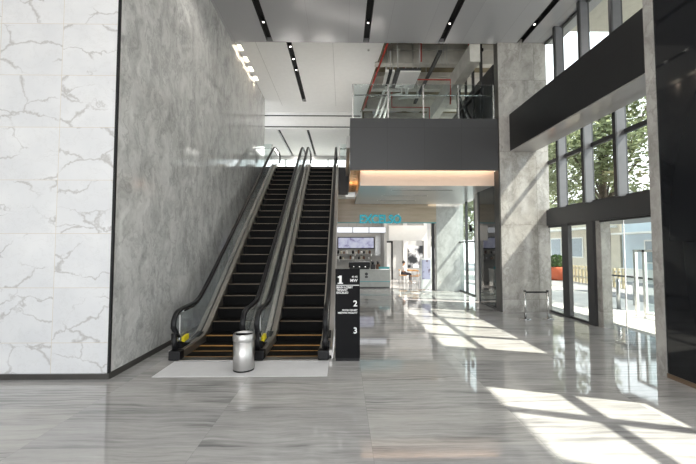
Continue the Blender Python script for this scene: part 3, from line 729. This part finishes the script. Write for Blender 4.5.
for z, xs in ((1.38, (-.3, -.15, 0., .45, .6, .95, 1.1, 1.25, 1.55)), (1.71, (-.28, -.1, .06, .22, .6, .78, .94, 1.1, 1.26, 1.42, 1.6))):
    for x in xs:
        k += 1; r = .05+.015*((k*7) % 3)/2; h = .13+.04*((k*5) % 3)
        mt = ('brown', 'cream', 'black', 'white')[(k*3) % 4]
        t = thing('storage_jar', {'brown': 'brown', 'cream': 'cream', 'black': 'black', 'white': 'white'}[mt]+' jar on the '+('lower' if z < 1.5 else 'upper')+' shelf under the menu screen', 'jar', (x, 21.02, z), {'brown': 'brown', 'cream': 'cream', 'black': 'black', 'white': 'white'}[mt]+' jars on the '+('lower' if z < 1.5 else 'upper')+' cafe shelf')
        sub(t, 'body', MB().lathe([(r*.9, 0), (r, .02), (r, h*.8), (r*.7, h)], (x, 21.02, z), 14), mt); sub(t, 'lid', MB().lathe([(r*.72, 0), (r*.72, .025)], (x, 21.02, z+h), 14), 'charcoal')
# seating side
d = thing('door_2', 'white door in a black frame behind the cafe counter', 'door', (3.0, 22.95, 0)); d['kind'] = 'structure'
sub(d, 'frame', box(2.62, 2.76, 22.9, 23, 0, 2.5).box(3.16, 3.26, 22.9, 23, 0, 2.5).box(2.62, 3.26, 22.9, 23, 2.4, 2.5), 'black'); sub(d, 'leaf', box(2.76, 3.16, 22.95, 23, 0, 2.4), 'white')
struct('trim_20', box(3.95, 4.2, 22.85, 23, 0, 4.4).box(5.3, 5.5, 22.85, 23, 0, 4.4), 'white', 'white pilasters in the seating area', 'trim')
o = box(4.25, 5.25, 22.95, 22.995, .75, 2.2).build('mural', 'mural'); tag(o, 'black and white mural on the wall of the cafe seating', 'picture')
t = thing('poster_stand', 'white standing poster board with lilac poster at the cafe entrance', 'sign', (3.9, 16.5, 0))
sub(t, 'panel', box(3.66, 4.18, 16.5, 16.56, .12, 1.57, .008), 'white'); sub(t, 'poster', box(3.72, 4.12, 16.494, 16.5, .58, 1.49), 'poster', 'lilac poster with small flowers'); sub(t, 'foot', box(3.68, 4.16, 16.34, 16.72, 0, .03, .006), 'white')
for x in (3.74, 4.08): sub(t, 'leg', box(x, x+.03, 16.51, 16.55, .03, .12), 'white')
def cafe_chair(x, y, rz, lab):
    t = thing('cafe_chair', lab, 'chair', (0, 0, 0), 'honey wood cafe chairs')
    sub(t, 'seat', box(-.22, .22, -.22, .22, .43, .47, .012), 'orange_wood')
    sub(t, 'backrest', MB().tube([(-.2, .2, .74), (-.1, .235, .76), (.1, .235, .76), (.2, .2, .74)], .035, 8), 'orange_wood')
    for sx_ in (-.19, .19):
        for sy_ in (-.19, .19): sub(t, 'leg', MB().tube([(sx_, sy_, 0), (sx_*.95, sy_*.95, .43)] if sy_ < 0 else [(sx_, sy_*1.1, 0), (sx_*.95, sy_, .44), (sx_, sy_*1.05, .74)], .018, 8), 'white')
    t.location = (x, y, 0); t.rotation_euler = (0, 0, rz)
    return t
cafe_chair(3.55, 20.75, PI/2, 'honey wood cafe chair with the seated person')
cafe_chair(4.65, 20.9, -PI/2, 'honey wood cafe chair right of the cafe table, half behind the poster')
cafe_chair(4.1, 20.1, PI, 'honey wood cafe chair with its back to the hall')
t = thing('cafe_table', 'small round honey wood table in the cafe seating', 'table', (4.1, 20.8, 0))
sub(t, 'top', MB().lathe([(.36, .70), (.38, .715), (.38, .735), (.37, .745)], (4.1, 20.8, 0), 32), 'orange_wood'); sub(t, 'column', MB().cyl((4.1, 20.8, .03), (4.1, 20.8, .70), .035, n=14), 'white'); sub(t, 'foot', MB().lathe([(.24, 0), (.24, .015), (.06, .03)], (4.1, 20.8, 0), 28), 'white')

# seated person (skin-grown body), facing +X towards the table
def skinned(name, verts, edges, mat, parent=None, levels=1):
    me = bpy.data.meshes.new(name); me.from_pydata([v[:3] for v in verts], edges, [])
    o = bpy.data.objects.new(name, me); COL.objects.link(o)
    md = o.modifiers.new('skin', 'SKIN'); md.use_smooth_shade = True
    lay = me.skin_vertices[0].data
    for i, v in enumerate(verts):
        r = v[3]; lay[i].radius = r if isinstance(r, tuple) else (r, r)
        lay[i].use_root = (i == 0)
    s_ = o.modifiers.new('sub', 'SUBSURF'); s_.levels = levels; s_.render_levels = levels
    bpy.context.view_layer.update()
    dg = bpy.context.evaluated_depsgraph_get(); me2 = bpy.data.meshes.new_from_object(o.evaluated_get(dg))
    bpy.data.objects.remove(o); me2.materials.clear(); me2.materials.append(M[mat])
    for p_ in me2.polygons: p_.use_smooth = True
    o = bpy.data.objects.new(name, me2); COL.objects.link(o)
    if parent: o.parent = parent
    return o
per = thing('person', 'person in white shirt seated at the cafe table', 'person', (3.55, 20.75, 0))
V = [(0, 0, .56, .12), (.02, 0, .72, .12), (.03, 0, .90, .13), (.04, 0, .99, .07), (.05, 0, 1.05, .05), (.06, 0, 1.15, .085), (.06, 0, 1.24, .075)]
E_ = [(0, 1), (1, 2), (2, 3), (3, 4), (4, 5), (5, 6)]
for s_ in (-1, 1):
    b = len(V)
    V += [(.02, s_*.1, .54, .085), (.42, s_*.11, .52, .07), (.44, s_*.11, .30, .052), (.43, s_*.11, .08, .04), (.54, s_*.12, .045, .035)]
    E_ += [(0, b), (b, b+1), (b+1, b+2), (b+2, b+3), (b+3, b+4)]
    b = len(V)
    V += [(.03, s_*.17, .93, .055), (.06, s_*.21, .72, .042), (.26, s_*.16, .77, .034), (.33, s_*.15, .785, .028)]
    E_ += [(2, b), (b, b+1), (b+1, b+2), (b+2, b+3)]
skinned('body', V, E_, 'skin', per)
V2 = [(0, 0, .56, .132), (.02, 0, .72, .133), (.03, 0, .90, .143), (.04, 0, .975, .085)]; E2 = [(0, 1), (1, 2), (2, 3)]
for s_ in (-1, 1):
    b = len(V2); V2 += [(.03, s_*.17, .93, .066), (.06, s_*.21, .72, .053), (.2, s_*.175, .757, .045)]; E2 += [(2, b), (b, b+1), (b+1, b+2)]
skinned('shirt', V2, E2, 'shirt', per)
V3 = [(0, 0, .55, .135)]; E3 = []
for s_ in (-1, 1):
    b = len(V3); V3 += [(.02, s_*.1, .54, .095), (.42, s_*.11, .52, .08), (.44, s_*.11, .30, .063), (.43, s_*.11, .12, .052)]; E3 += [(0, b), (b, b+1), (b+1, b+2), (b+2, b+3)]
skinned('trousers', V3, E3, 'trousers', per)
sub(per, 'hair', MB().sphere((3.55+.045, 20.75, 1.215), .098, 16, (1.02, .95, 1.0)), 'hair')
for s_ in (-1, 1):
    for q in range(4):
        yy = s_*(.135+.012*q)
        sub(per, 'finger', MB().tube([(3.55+.34, 20.75+yy, .785), (3.55+.385, 20.75+yy, .79), (3.55+.415+.006*(q % 2), 20.75+yy, .775)], .0085, 6), 'skin')
    sub(per, 'thumb', MB().tube([(3.55+.33, 20.75+s_*.125, .785), (3.55+.36, 20.75+s_*.105, .785), (3.55+.385, 20.75+s_*.1, .78)], .009, 6), 'skin')

# ------------------------------------------------------------------ escalators
SL = .72; YB = 7.75; YT = YB+F2/SL
def ramp_z(y, lo, hi, yb, r=.35):
    """flat - smooth knee - slope - smooth knee - flat"""
    yt = yb+(hi-lo)/SL
    def sp(u): return (u+math.sqrt(u*u+r*r*.25))/2
    return lo+SL*(sp(y-yb)-sp(y-yt))
def path_y(a, b, n): return [a+(b-a)*i/n for i in range(n+1)]
def base_path(a, b, n=70): return [(y, ramp_z(y, .0, F2, YB)) for y in path_y(a, b, n)]
HB, HT = .87, F2+.92
def rail_path():
    pts = []
    c0 = (6.78, .62)
    for k in range(13):
        a = PI*1.42-(PI*.92)*k/12
        pts.append((c0[0]+.25*math.cos(a), c0[1]+.25*math.sin(a)))
    pts = [(p[0], p[1]) for p in pts]
    for y in path_y(6.9, 16.7, 80): pts.append((y, ramp_z(y, HB, HT, 7.62, .5)))
    c1 = (16.8, HT-.25)
    for k in range(13):
        a = PI/2-(PI*.92)*k/12
        pts.append((c1[0]+.25*math.cos(a), c1[1]+.25*math.sin(a)))
    return pts
RP = rail_path()
def newel_front():
    """handrail front drops to the black newel foot"""
    return [(6.62, .16), (6.57, .30), (6.545, .46)]
RP2 = newel_front()+[p for p in RP if not (p[0] < 6.7 and p[1] < .55)]
def make_escalator(cx, label):
    t = thing('escalator', label, 'escalator', (cx, 6.6, 0), 'escalators')
    bp = base_path(6.62, 16.3)
    # truss with outer cladding
    tp = [(y, ramp_z(y, .0, F2, YB)) for y in path_y(6.66, 16.2, 60)]
    low = [(y, max(-.15, z-.85)) for y, z in tp]
    m = MB()
    for a, b in ((-.75, -.735), (.735, .75)):
        m.prism_x([(y, z+.05) for y, z in tp]+low[::-1], cx+a, cx+b)
    sub(t, 'side_cladding', m, 'steel_h')
    m = MB(); rows = [[m.bm.verts.new((cx+x, y, z+.01)) for x in (-.72, .72)] for y, z in low]
    for a, b in zip(rows, rows[1:]): m.bm.faces.new((a[0], a[1], b[1], b[0]))
    sub(t, 'underside', m, 'charcoal')
    for s_ in (-1, 1):
        xs = sorted((cx+s_*.505, cx+s_*.52))
        sub(t, 'skirt_panel', MB().sweep_rect(bp, xs[0], xs[1], -.28, .14), 'bronze_deck')
        xs = sorted((cx+s_*.52, cx+s_*.61)); sub(t, 'inner_decking', MB().sweep_rect(bp, xs[0], xs[1], .10, .16), 'bronze_deck')
        xs = sorted((cx+s_*.65, cx+s_*.75)); sub(t, 'outer_decking', MB().sweep_rect(bp, xs[0], xs[1], .05, .15), 'steel_h')
        # glass balustrade
        up = [(y, z-.03) for y, z in RP2 if True]
        lowp = [(y, ramp_z(y, .0, F2, YB)+.12) for y in path_y(6.64, 16.9, 60)]
        g = MB().prism_x([p for p in up if p[1] > .3]+lowp[::-1], cx+s_*.630-.006, cx+s_*.630+.006)
        sub(t, 'glass_panel', g, 'escal_glass')
        h = sub(t, 'handrail', MB().rail(RP2, cx+s_*.63, .048, .036), 'rubber')
        sub(h, 'guide_rail', MB().sweep_rect([(p[0], p[1]-.05) for p in RP2[12:-13]], cx+s_*.63-.022, cx+s_*.63+.022, -.015, .015), 'chrome')
        # black newel foot
        n_ = sub(t, 'newel_base', box(min(cx+s_*.70, cx+s_*.49), max(cx+s_*.70, cx+s_*.49), 6.50, 6.68, 0.004, .17, .02).prism_x([(6.70, .004), (7.9, .02), (7.9, .26), (7.3, .14), (6.95, .20), (6.70, .30)], cx+s_*.63-.07, cx+s_*.63+.07), 'black')
        if s_ < 0:
            sub(n_, 'warning_sticker', MB().prism_x([(6.82, .255), (7.02, .275), (7.02, .37), (6.82, .35)], cx+s_*.63+.02, cx+s_*.63+.074), 'yellow', 'yellow warning sticker')
            sub(n_, 'edge_strip', box(cx+s_*.63+.008, cx+s_*.63+.016, 6.74, 6.775, .32, .78), 'painted_reflection', 'white vertical strip painted as a reflection on the glass')  # solid white strip standing in for a reflection on the glass
    sub(t, 'comb_plate', box(cx-.505, cx+.505, 6.48, 6.70, .004, .014, .003), 'steel_h')
    sub(t, 'comb_plate', box(cx-.505, cx+.505, 15.95, 16.4, F2+.002, F2+.012), 'steel_h')
    first = None
    for k in range(27):
        y = 6.72+.345*k; z = ramp_z(y+.17, 0, F2, YB)+.004
        zn = ramp_z(y-.17, 0, F2, YB)
        rise = min(.27, max(.03, z-zn))
        s1 = sub(t, 'step', box(cx-.5, cx+.5, y+.004, y+.343, z-rise-.03, z, .004), 'tread')
        sub(s1, 'step_edge', box(cx-.5, cx+.5, y-.004, y+.014, z-.018, z+.0015), 'nosing' if k < 4 else 'nosing_dark', 'amber step edge' if k < 4 else None)
    return t
make_escalator(-2.475, 'escalator on the left, beside the polished grey marble wall')
make_escalator(-.955, 'escalator on the right, beside the black floor directory')

o = box(-3.04, -.25, 5.70, 6.46, 0, .004).build('landing_mat', 'apron'); tag(o, 'flat pale grey sheet on the floor before the escalators', 'mat')

# ------------------------------------------------------------------ bin, directory, barrier
t = thing('trash_bin', 'round brushed steel bin standing before the escalators', 'bin', (-1.675, 6.03, .004))
bx, by, bz = -1.675, 6.03, .004
sub(t, 'base_ring', MB().lathe([(.172, 0), (.172, .025)], (bx, by, bz), 40), 'black')
sub(t, 'body', MB().lathe([(.174, .025), (.174, .49)], (bx, by, bz), 48), 'bin_steel')
sub(t, 'collar', MB().lathe([(.174, .49), (.184, .495), (.184, .545), (.179, .60), (.170, .608), (.152, .595), (.152, .545)], (bx, by, bz), 48, False, False), 'bin_steel')
sub(t, 'liner', MB().lathe([(.151, .51), (.151, .545)], (bx, by, bz), 36), 'black')
sub(t, 'flap', box(bx-.14, bx+.14, by-.012, by+.012, bz+.545, bz+.605, .004), 'black')

t = thing('directory_sign', 'tall black floor directory stand numbered one to three', 'sign', (.085, 6.49, 0))
sub(t, 'panel', box(-.14, .31, 6.455, 6.525, .05, 1.665, .004), 'sign_black')
sub(t, 'plinth', box(-.135, .305, 6.46, 6.52, 0, .05), 'black')
PX = .45/25.   # metres per photograph pixel on this sign
def sz(y): return 1.665-(y-269)*PX*1.005
def sxx(x): return -.14+(x-335)*PX
YF = 6.453
sub(t, 'numeral', box(sxx(338.9), sxx(341.5), YF-.004, YF+.003, sz(283.2), sz(275.7)).box(sxx(337.5), sxx(339.0), YF-.004, YF+.003, sz(278.0), sz(276.4)), 'letter_white')
sub(t, 'numeral_foot', box(sxx(337.4), sxx(342.8), YF-.004, YF+.003, sz(284.0), sz(282.9)), 'letter_white')
text(t, '2', .15, (sxx(357.4), YF, sz(308.2)), 'letter_white', 'RIGHT', name='numeral', bold=.003)
text(t, '3', .15, (sxx(357.4), YF, sz(335.2)), 'letter_white', 'RIGHT', name='numeral', bold=.003)
sub(t, 'rule_line', box(sxx(336), sxx(359.4), 6.449, 6.455, sz(285.7), sz(285.1)), 'letter_white')
for body, y in (('MAIN LOBBY', 289.0), ('TENANT', 291.6), ('EXCELSO', 294.4)):
    text(t, body, .052, (sxx(336.1), YF, sz(y)), 'letter_white', name='lettering', bold=.0012)
text(t, '41-43', .045, (sxx(357.6), YF, sz(278.2)), 'letter_white', 'RIGHT', name='lettering', bold=.001)
text(t, 'MW', .075, (sxx(357.6), YF, sz(282.8)), 'letter_white', 'RIGHT', name='lettering', bold=.002)
for body, y in (('FOOD COURT', 311.7), ('MEETING FACILITY', 314.3)):
    text(t, body, .042, (sxx(357.4), YF, sz(y)), 'letter_white', 'RIGHT', name='lettering', bold=.0012)

t = thing('queue_barrier', 'pair of steel posts with a black belt before the marble wall', 'barrier', (5.58, 10.1, 0))
for x in (5.25, 5.91):
    sub(t, 'foot', MB().lathe([(.15, 0), (.15, .012), (.04, .03)], (x, 10.1, 0), 28), 'chrome')
    p = sub(t, 'post', MB().cyl((x, 10.1, .02), (x, 10.1, .80), .03, n=18), 'steel'); sub(p, 'cap', MB().cyl((x, 10.1, .80), (x, 10.1, .83), .036, n=18), 'black')
sub(t, 'belt', box(5.28, 5.88, 10.097, 10.103, .75, .80), 'black')

# ------------------------------------------------------------------ outdoors at the right
struct('ground', box(XG+.04, 60, -40, 70, -.25, -.02).box(-40, XG+.04, 24, 70, -.25, -.02).box(-40, XG+.04, -40, -9, -.25, -.02), 'paving', 'pale paving outside', 'ground')
struct('road', box(11.5, 17.5, -40, 70, -.02, -.005), 'road', 'grey road outside the doors', 'road')
struct('canopy', box(XG+.05, 9.85, -9, 12.0, 2.88, 3.2), 'bulkhead', 'entrance canopy outside the doors', 'canopy')
struct('eave', box(XG+.02, 9.5, -9, 11.08, 9.15, 9.4), 'eave', 'cream roof overhang outside the upper windows', 'eave')
def leaf_blob(blobs, n, size, seed):
    rng = random.Random(seed); verts = []; faces = []
    tot = sum(b[3]**3 for b in blobs)
    for (x, y, z, r) in blobs:
        for _ in range(int(n*r**3/tot)):
            d = Vector((rng.gauss(0, 1), rng.gauss(0, 1), rng.gauss(0, 1))).normalized()*r*rng.uniform(.55, 1.0)**.6
            p = Vector((x, y, z))+d
            a = Vector((rng.gauss(0, 1), rng.gauss(0, 1), rng.gauss(0, 1))).normalized(); b = a.orthogonal().normalized()
            s_ = size*rng.uniform(.6, 1.3); i = len(verts)
            verts += [p-a*s_, p-b*s_*.5, p+a*s_, p+b*s_*.5]; faces.append((i, i+1, i+2, i+3))
    return verts, faces
def leaves(parent, name, blobs, n, size, seed, mat):
    v, fc = leaf_blob(blobs, n, size, seed); me = bpy.data.meshes.new(name); me.from_pydata(v, [], fc)
    me.materials.append(M[mat]); o = bpy.data.objects.new(name, me); o.parent = parent; COL.objects.link(o); return o
def make_tree(x, y, h, seed, label):
    rng = random.Random(seed); t = thing('street_tree', label, 'tree', (x, y, 0), 'street trees outside')
    tr = MB().tube([(x, y, -.02), (x+.05, y, h*.25), (x-.05, y+.05, h*.5), (x, y, h*.8)], .16, 10)
    blobs = []
    for k in range(9):
        a = k*2.4; rr = h*.2*rng.uniform(.5, 1.1); bz = h*rng.uniform(.42, .88)
        q = (rr*math.cos(a), rr*math.sin(a), bz); blobs.append((*q, h*rng.uniform(.13, .18)))
        tr.tube([(x, y, h*.38), (x+q[0]*.5, y+q[1]*.5, (h*.4+bz)/2), (x+q[0], y+q[1], bz)], .05, 6)
    blobs.append((0, 0, h*.9, h*.15))
    sub(t, 'trunk', tr, 'bark')
    leaves(t, 'foliage', blobs, 9500, .15, seed, 'leaf')
    return t
make_tree(13.2, 23.2, 11.5, 1, 'leafy green street tree seen in the window bay beside the marble wall')
make_tree(12.6, 16.6, 10.5, 2, 'leafy green street tree in the second window bay from the marble wall')
make_tree(18.0, 11.8, 11.2, 3, 'broad green street tree in the window bay beside the black pier')
make_tree(15.2, 31.5, 13.5, 4, 'tall green street tree behind the others, farthest up the road')
make_tree(8.8, 29.0, 7.5, 6, 'green tree outside the side glazing of the cafe corridor')
# buildings across the road
t = thing('building', 'pale blue shop building across the road, seen through the glass doors', 'building', (21, 19, 0))
sub(t, 'wall', box(20.5, 27, 14, 25.4, -.02, 5.0), 'facade_blue'); sub(t, 'roof', box(20.2, 27.2, 13.8, 25.5, 5.0, 5.25), 'roof_grey')
for y in (14.8, 17.2, 19.6, 22.0):
    w_ = sub(t, 'window', box(20.44, 20.5, y, y+1.5, 1.0, 2.6), 'white'); sub(w_, 'pane', box(20.42, 20.44, y+.12, y+1.38, 1.1, 2.5), 'shop_glass')
sub(t, 'awning', MB().bm and box(19.3, 20.5, 14.2, 25.0, 3.0, 3.12), 'white')
sub(t, 'low_wall', box(20.2, 20.5, 14, 25.4, -.02, .6), 'white')
t = thing('building', 'cream building across the road, seen through the ground windows beside the marble wall', 'building', (21, 33, 0))
sub(t, 'wall', box(20.8, 28, 26, 44, -.02, 6.0), 'facade_cream'); sub(t, 'roof', box(20.5, 28.2, 25.8, 44.2, 6.0, 6.3), 'roof_grey')
for y in (27, 30, 33, 36, 39):
    w_ = sub(t, 'window', box(20.74, 20.8, y, y+1.7, 1.2, 3.0), 'white'); sub(w_, 'pane', box(20.72, 20.74, y+.12, y+1.58, 1.3, 2.9), 'shop_glass')
sub(t, 'awning', box(19.6, 20.8, 26.2, 43.8, 3.6, 3.75), 'white')
# planter, railing, gate, bollards
t = thing('planter', 'orange red planter with a dark shrub outside the window beside the marble wall', 'planter', (13.9, 22.6, 0))
sub(t, 'tub', MB().lathe([(.55, 0), (.7, .1), (.75, .8), (.7, .85)], (13.9, 22.6, -.02), 24), 'orange')
leaves(t, 'shrub', [(0, 0, 1.15, .5), (.3, .3, 1.0, .4), (-.3, -.2, 1.0, .4)], 900, .1, 11, 'leaf_dark')
t = thing('picket_railing', 'weathered yellow picket railing along the far side of the road', 'railing', (14.2, 20, 0))
for k in range(14):
    y = 17.6+.3*k; sub(t, 'picket', box(14.15, 14.25, y-.06, y+.06, -.02, 1.0), 'yellow_post')
for z in (.3, .8): sub(t, 'rail', box(14.17, 14.23, 17.5, 21.6, z, z+.07), 'galv')
t = thing('steel_gate', 'tall steel framed glass gate outside the entrance doors', 'gate', (8.9, 9.9, 0))
for x, y in ((9.02, 10.7), (9.0, 10.35)): sub(t, 'post', box(x-.04, x+.04, y-.04, y+.04, -.02, 2.0), 'steel')
sub(t, 'post', box(8.96, 9.02, 9.3, 9.36, -.02, 2.0), 'steel'); sub(t, 'top_rail', box(8.96, 9.04, 9.3, 10.72, 1.93, 2.0), 'steel'); sub(t, 'bottom_rail', box(8.97, 9.03, 9.36, 10.35, .08, .13), 'steel'); sub(t, 'pane', box(8.99, 9.0, 9.36, 10.32, .13, 1.93), 'rail_glass')
t = thing('handrail_barrier', 'low steel rail on a post outside the entrance doors', 'barrier', (9.4, 11.8, 0))
sub(t, 'post', MB().cyl((9.4, 11.9, -.02), (9.4, 11.9, 1.0), .06, n=14), 'galv'); sub(t, 'rail', MB().tube([(9.2, 12.3, 1.12), (9.3, 11.2, 1.12), (9.25, 10.4, 1.12)], .03, 10), 'dark_steel'); sub(t, 'rail_support', MB().cyl((9.3, 11.9, .98), (9.27, 11.9, 1.12), .02, n=8), 'galv')
for i, (x, y) in enumerate(((10.6, 12.6), (11.0, 14.6))):
    t = thing('bollard', ('short grey bollard outside the doors, nearer the building', 'short grey bollard outside the doors, nearer the road')[i], 'bollard', (x, y, 0), 'bollards outside'); sub(t, 'post', MB().cyl((x, y, -.02), (x, y, .8), .09, n=16), 'galv'); sub(t, 'cap', MB().sphere((x, y, .8), .09, 12, (1, 1, .5)), 'dark_steel')

# ------------------------------------------------------------------ light
sun = bpy.data.lights.new('sun', 'SUN'); sun.energy = 6.2; sun.angle = math.radians(.6); sun.color = (1., .92, .82)
so = bpy.data.objects.new('sun', sun); COL.objects.link(so)
so.rotation_euler = Vector((-3.2, 1., -3.97)).to_track_quat('-Z', 'Y').to_euler()
w = bpy.data.worlds.new('sky'); sc.world = w; w.use_nodes = True
nt = w.node_tree; nt.nodes.clear()
out = nt.nodes.new('ShaderNodeOutputWorld')
tcw = nt.nodes.new('ShaderNodeTexCoord'); spw = nt.nodes.new('ShaderNodeSeparateXYZ'); nt.links.new(tcw.outputs['Generated'], spw.inputs[0])
cr = nt.nodes.new('ShaderNodeValToRGB'); nt.links.new(spw.outputs[2], cr.inputs[0])
cr.color_ramp.elements[0].position = 0.; cr.color_ramp.elements[0].color = (1, 1, 1, 1)
cr.color_ramp.elements[1].position = .8; cr.color_ramp.elements[1].color = (.80, .90, 1, 1)
bg = nt.nodes.new('ShaderNodeBackground'); bg.inputs[1].default_value = 1.5
nt.links.new(cr.outputs[0], bg.inputs[0]); nt.links.new(bg.outputs[0], out.inputs[0])

def area(name, loc, size, power, color, direction, sy=None):
    l = bpy.data.lights.new(name, 'AREA'); l.energy = power; l.color = color; l.shape = 'RECTANGLE'; l.size = size; l.size_y = sy or size
    o = bpy.data.objects.new(name, l); o.location = loc; COL.objects.link(o)
    o.rotation_euler = Vector(direction).to_track_quat('-Z', 'Y').to_euler(); return o
def spot(name, loc, power, color, direction, ang=90, r=.04):
    l = bpy.data.lights.new(name, 'SPOT'); l.energy = power; l.color = color; l.spot_size = math.radians(ang); l.spot_blend = .6; l.shadow_soft_size = r
    o = bpy.data.objects.new(name, l); o.location = loc; COL.objects.link(o)
    o.rotation_euler = Vector(direction).to_track_quat('-Z', 'Y').to_euler(); return o
WARM = (1., .80, .60)
area('cove_lamp', (2.8, 11.44, 4.72), 4.5, 5.5, (1., .76, .56), (0, 1, -.35), .03)
area('cove_side_lamp', (.54, 13.75, 4.29), .03, 22, (1., .70, .42), (-.4, 0, 1), 4.4)
area('cafe_lamp', (.0, 18.6, 4.38), 4.4, 36, (1., .95, .9), (0, 0, -1), 2.8)
area('seating_lamp', (3.6, 18.2, 4.38), 2.0, 32, (1., .95, .88), (0, 0, -1), 2.2)
area('mezzanine_fill', (2.7, 11.6, 5.7), 4.4, 9, (1., .94, .86), (0, .5, 1), .06)  # added fill, unseen behind the front, brightens the beams and raw ceiling
area('landing_lamp', (-2.6, 21.9, 8.14), 1.3, 30, (1., .95, .88), (0, 0, -1), 2.0)
for x in slots[1:]:
    for y in (8.15, 4., 0.): spot('track_spot', (x, y, CZ+.02), 75, (1., .95, .88), (0, 0, -1), 130, .07)
area('landing_fill', (-1.7, 16.35, F2+.06), 3.4, 22, (1., .96, .9), (0, -.35, 1), .06)  # added hidden fill that lifts the white void ceiling, no fixture there
area('void_side_fill', (.17, 13.7, 6.36), .06, 14, (1., .96, .9), (-.3, 0, 1), 4.4)  # second added fill, unseen along the mezzanine side, for the void ceiling
for y in (11.9, 12.65, 13.35, 14.1): spot('wall_washer', (XL+.10, y, CB-.04), 10, WARM, (-.25, 0, -1), 80, .03)

# ------------------------------------------------------------------ camera and view
cam = bpy.data.cameras.new('camera'); cam.sensor_width = 36.; cam.sensor_fit = 'HORIZONTAL'; cam.lens = 350./696.*36.
cam.clip_start = .05; cam.clip_end = 300
co = bpy.data.objects.new('camera', cam); COL.objects.link(co); sc.camera = co
F_ = 350.; HX, HY = 343., 248.
pit = math.atan((HY-232)/F_); yaw = math.atan((348-HX)/math.hypot(F_, HY-232))
co.location = (0, 0, 2.05)
fw = Vector((math.sin(yaw)*math.cos(pit), math.cos(yaw)*math.cos(pit), math.sin(pit)))
co.rotation_euler = fw.to_track_quat('-Z', 'Y').to_euler()

sc.view_settings.view_transform = 'Standard'; sc.view_settings.look = 'None'
sc.view_settings.exposure = 1.24; sc.view_settings.gamma = 1.0; sc.view_settings.use_curve_mapping = False
cy = sc.cycles
cy.use_denoising = True
try: cy.denoiser = 'OPENIMAGEDENOISE'
except Exception: pass
cy.max_bounces = 10; cy.diffuse_bounces = 5; cy.glossy_bounces = 5; cy.transparent_max_bounces = 24; cy.transmission_bounces = 6
cy.sample_clamp_indirect = 6.0; cy.blur_glossy = 0.0; cy.caustics_reflective = False; cy.caustics_refractive = False
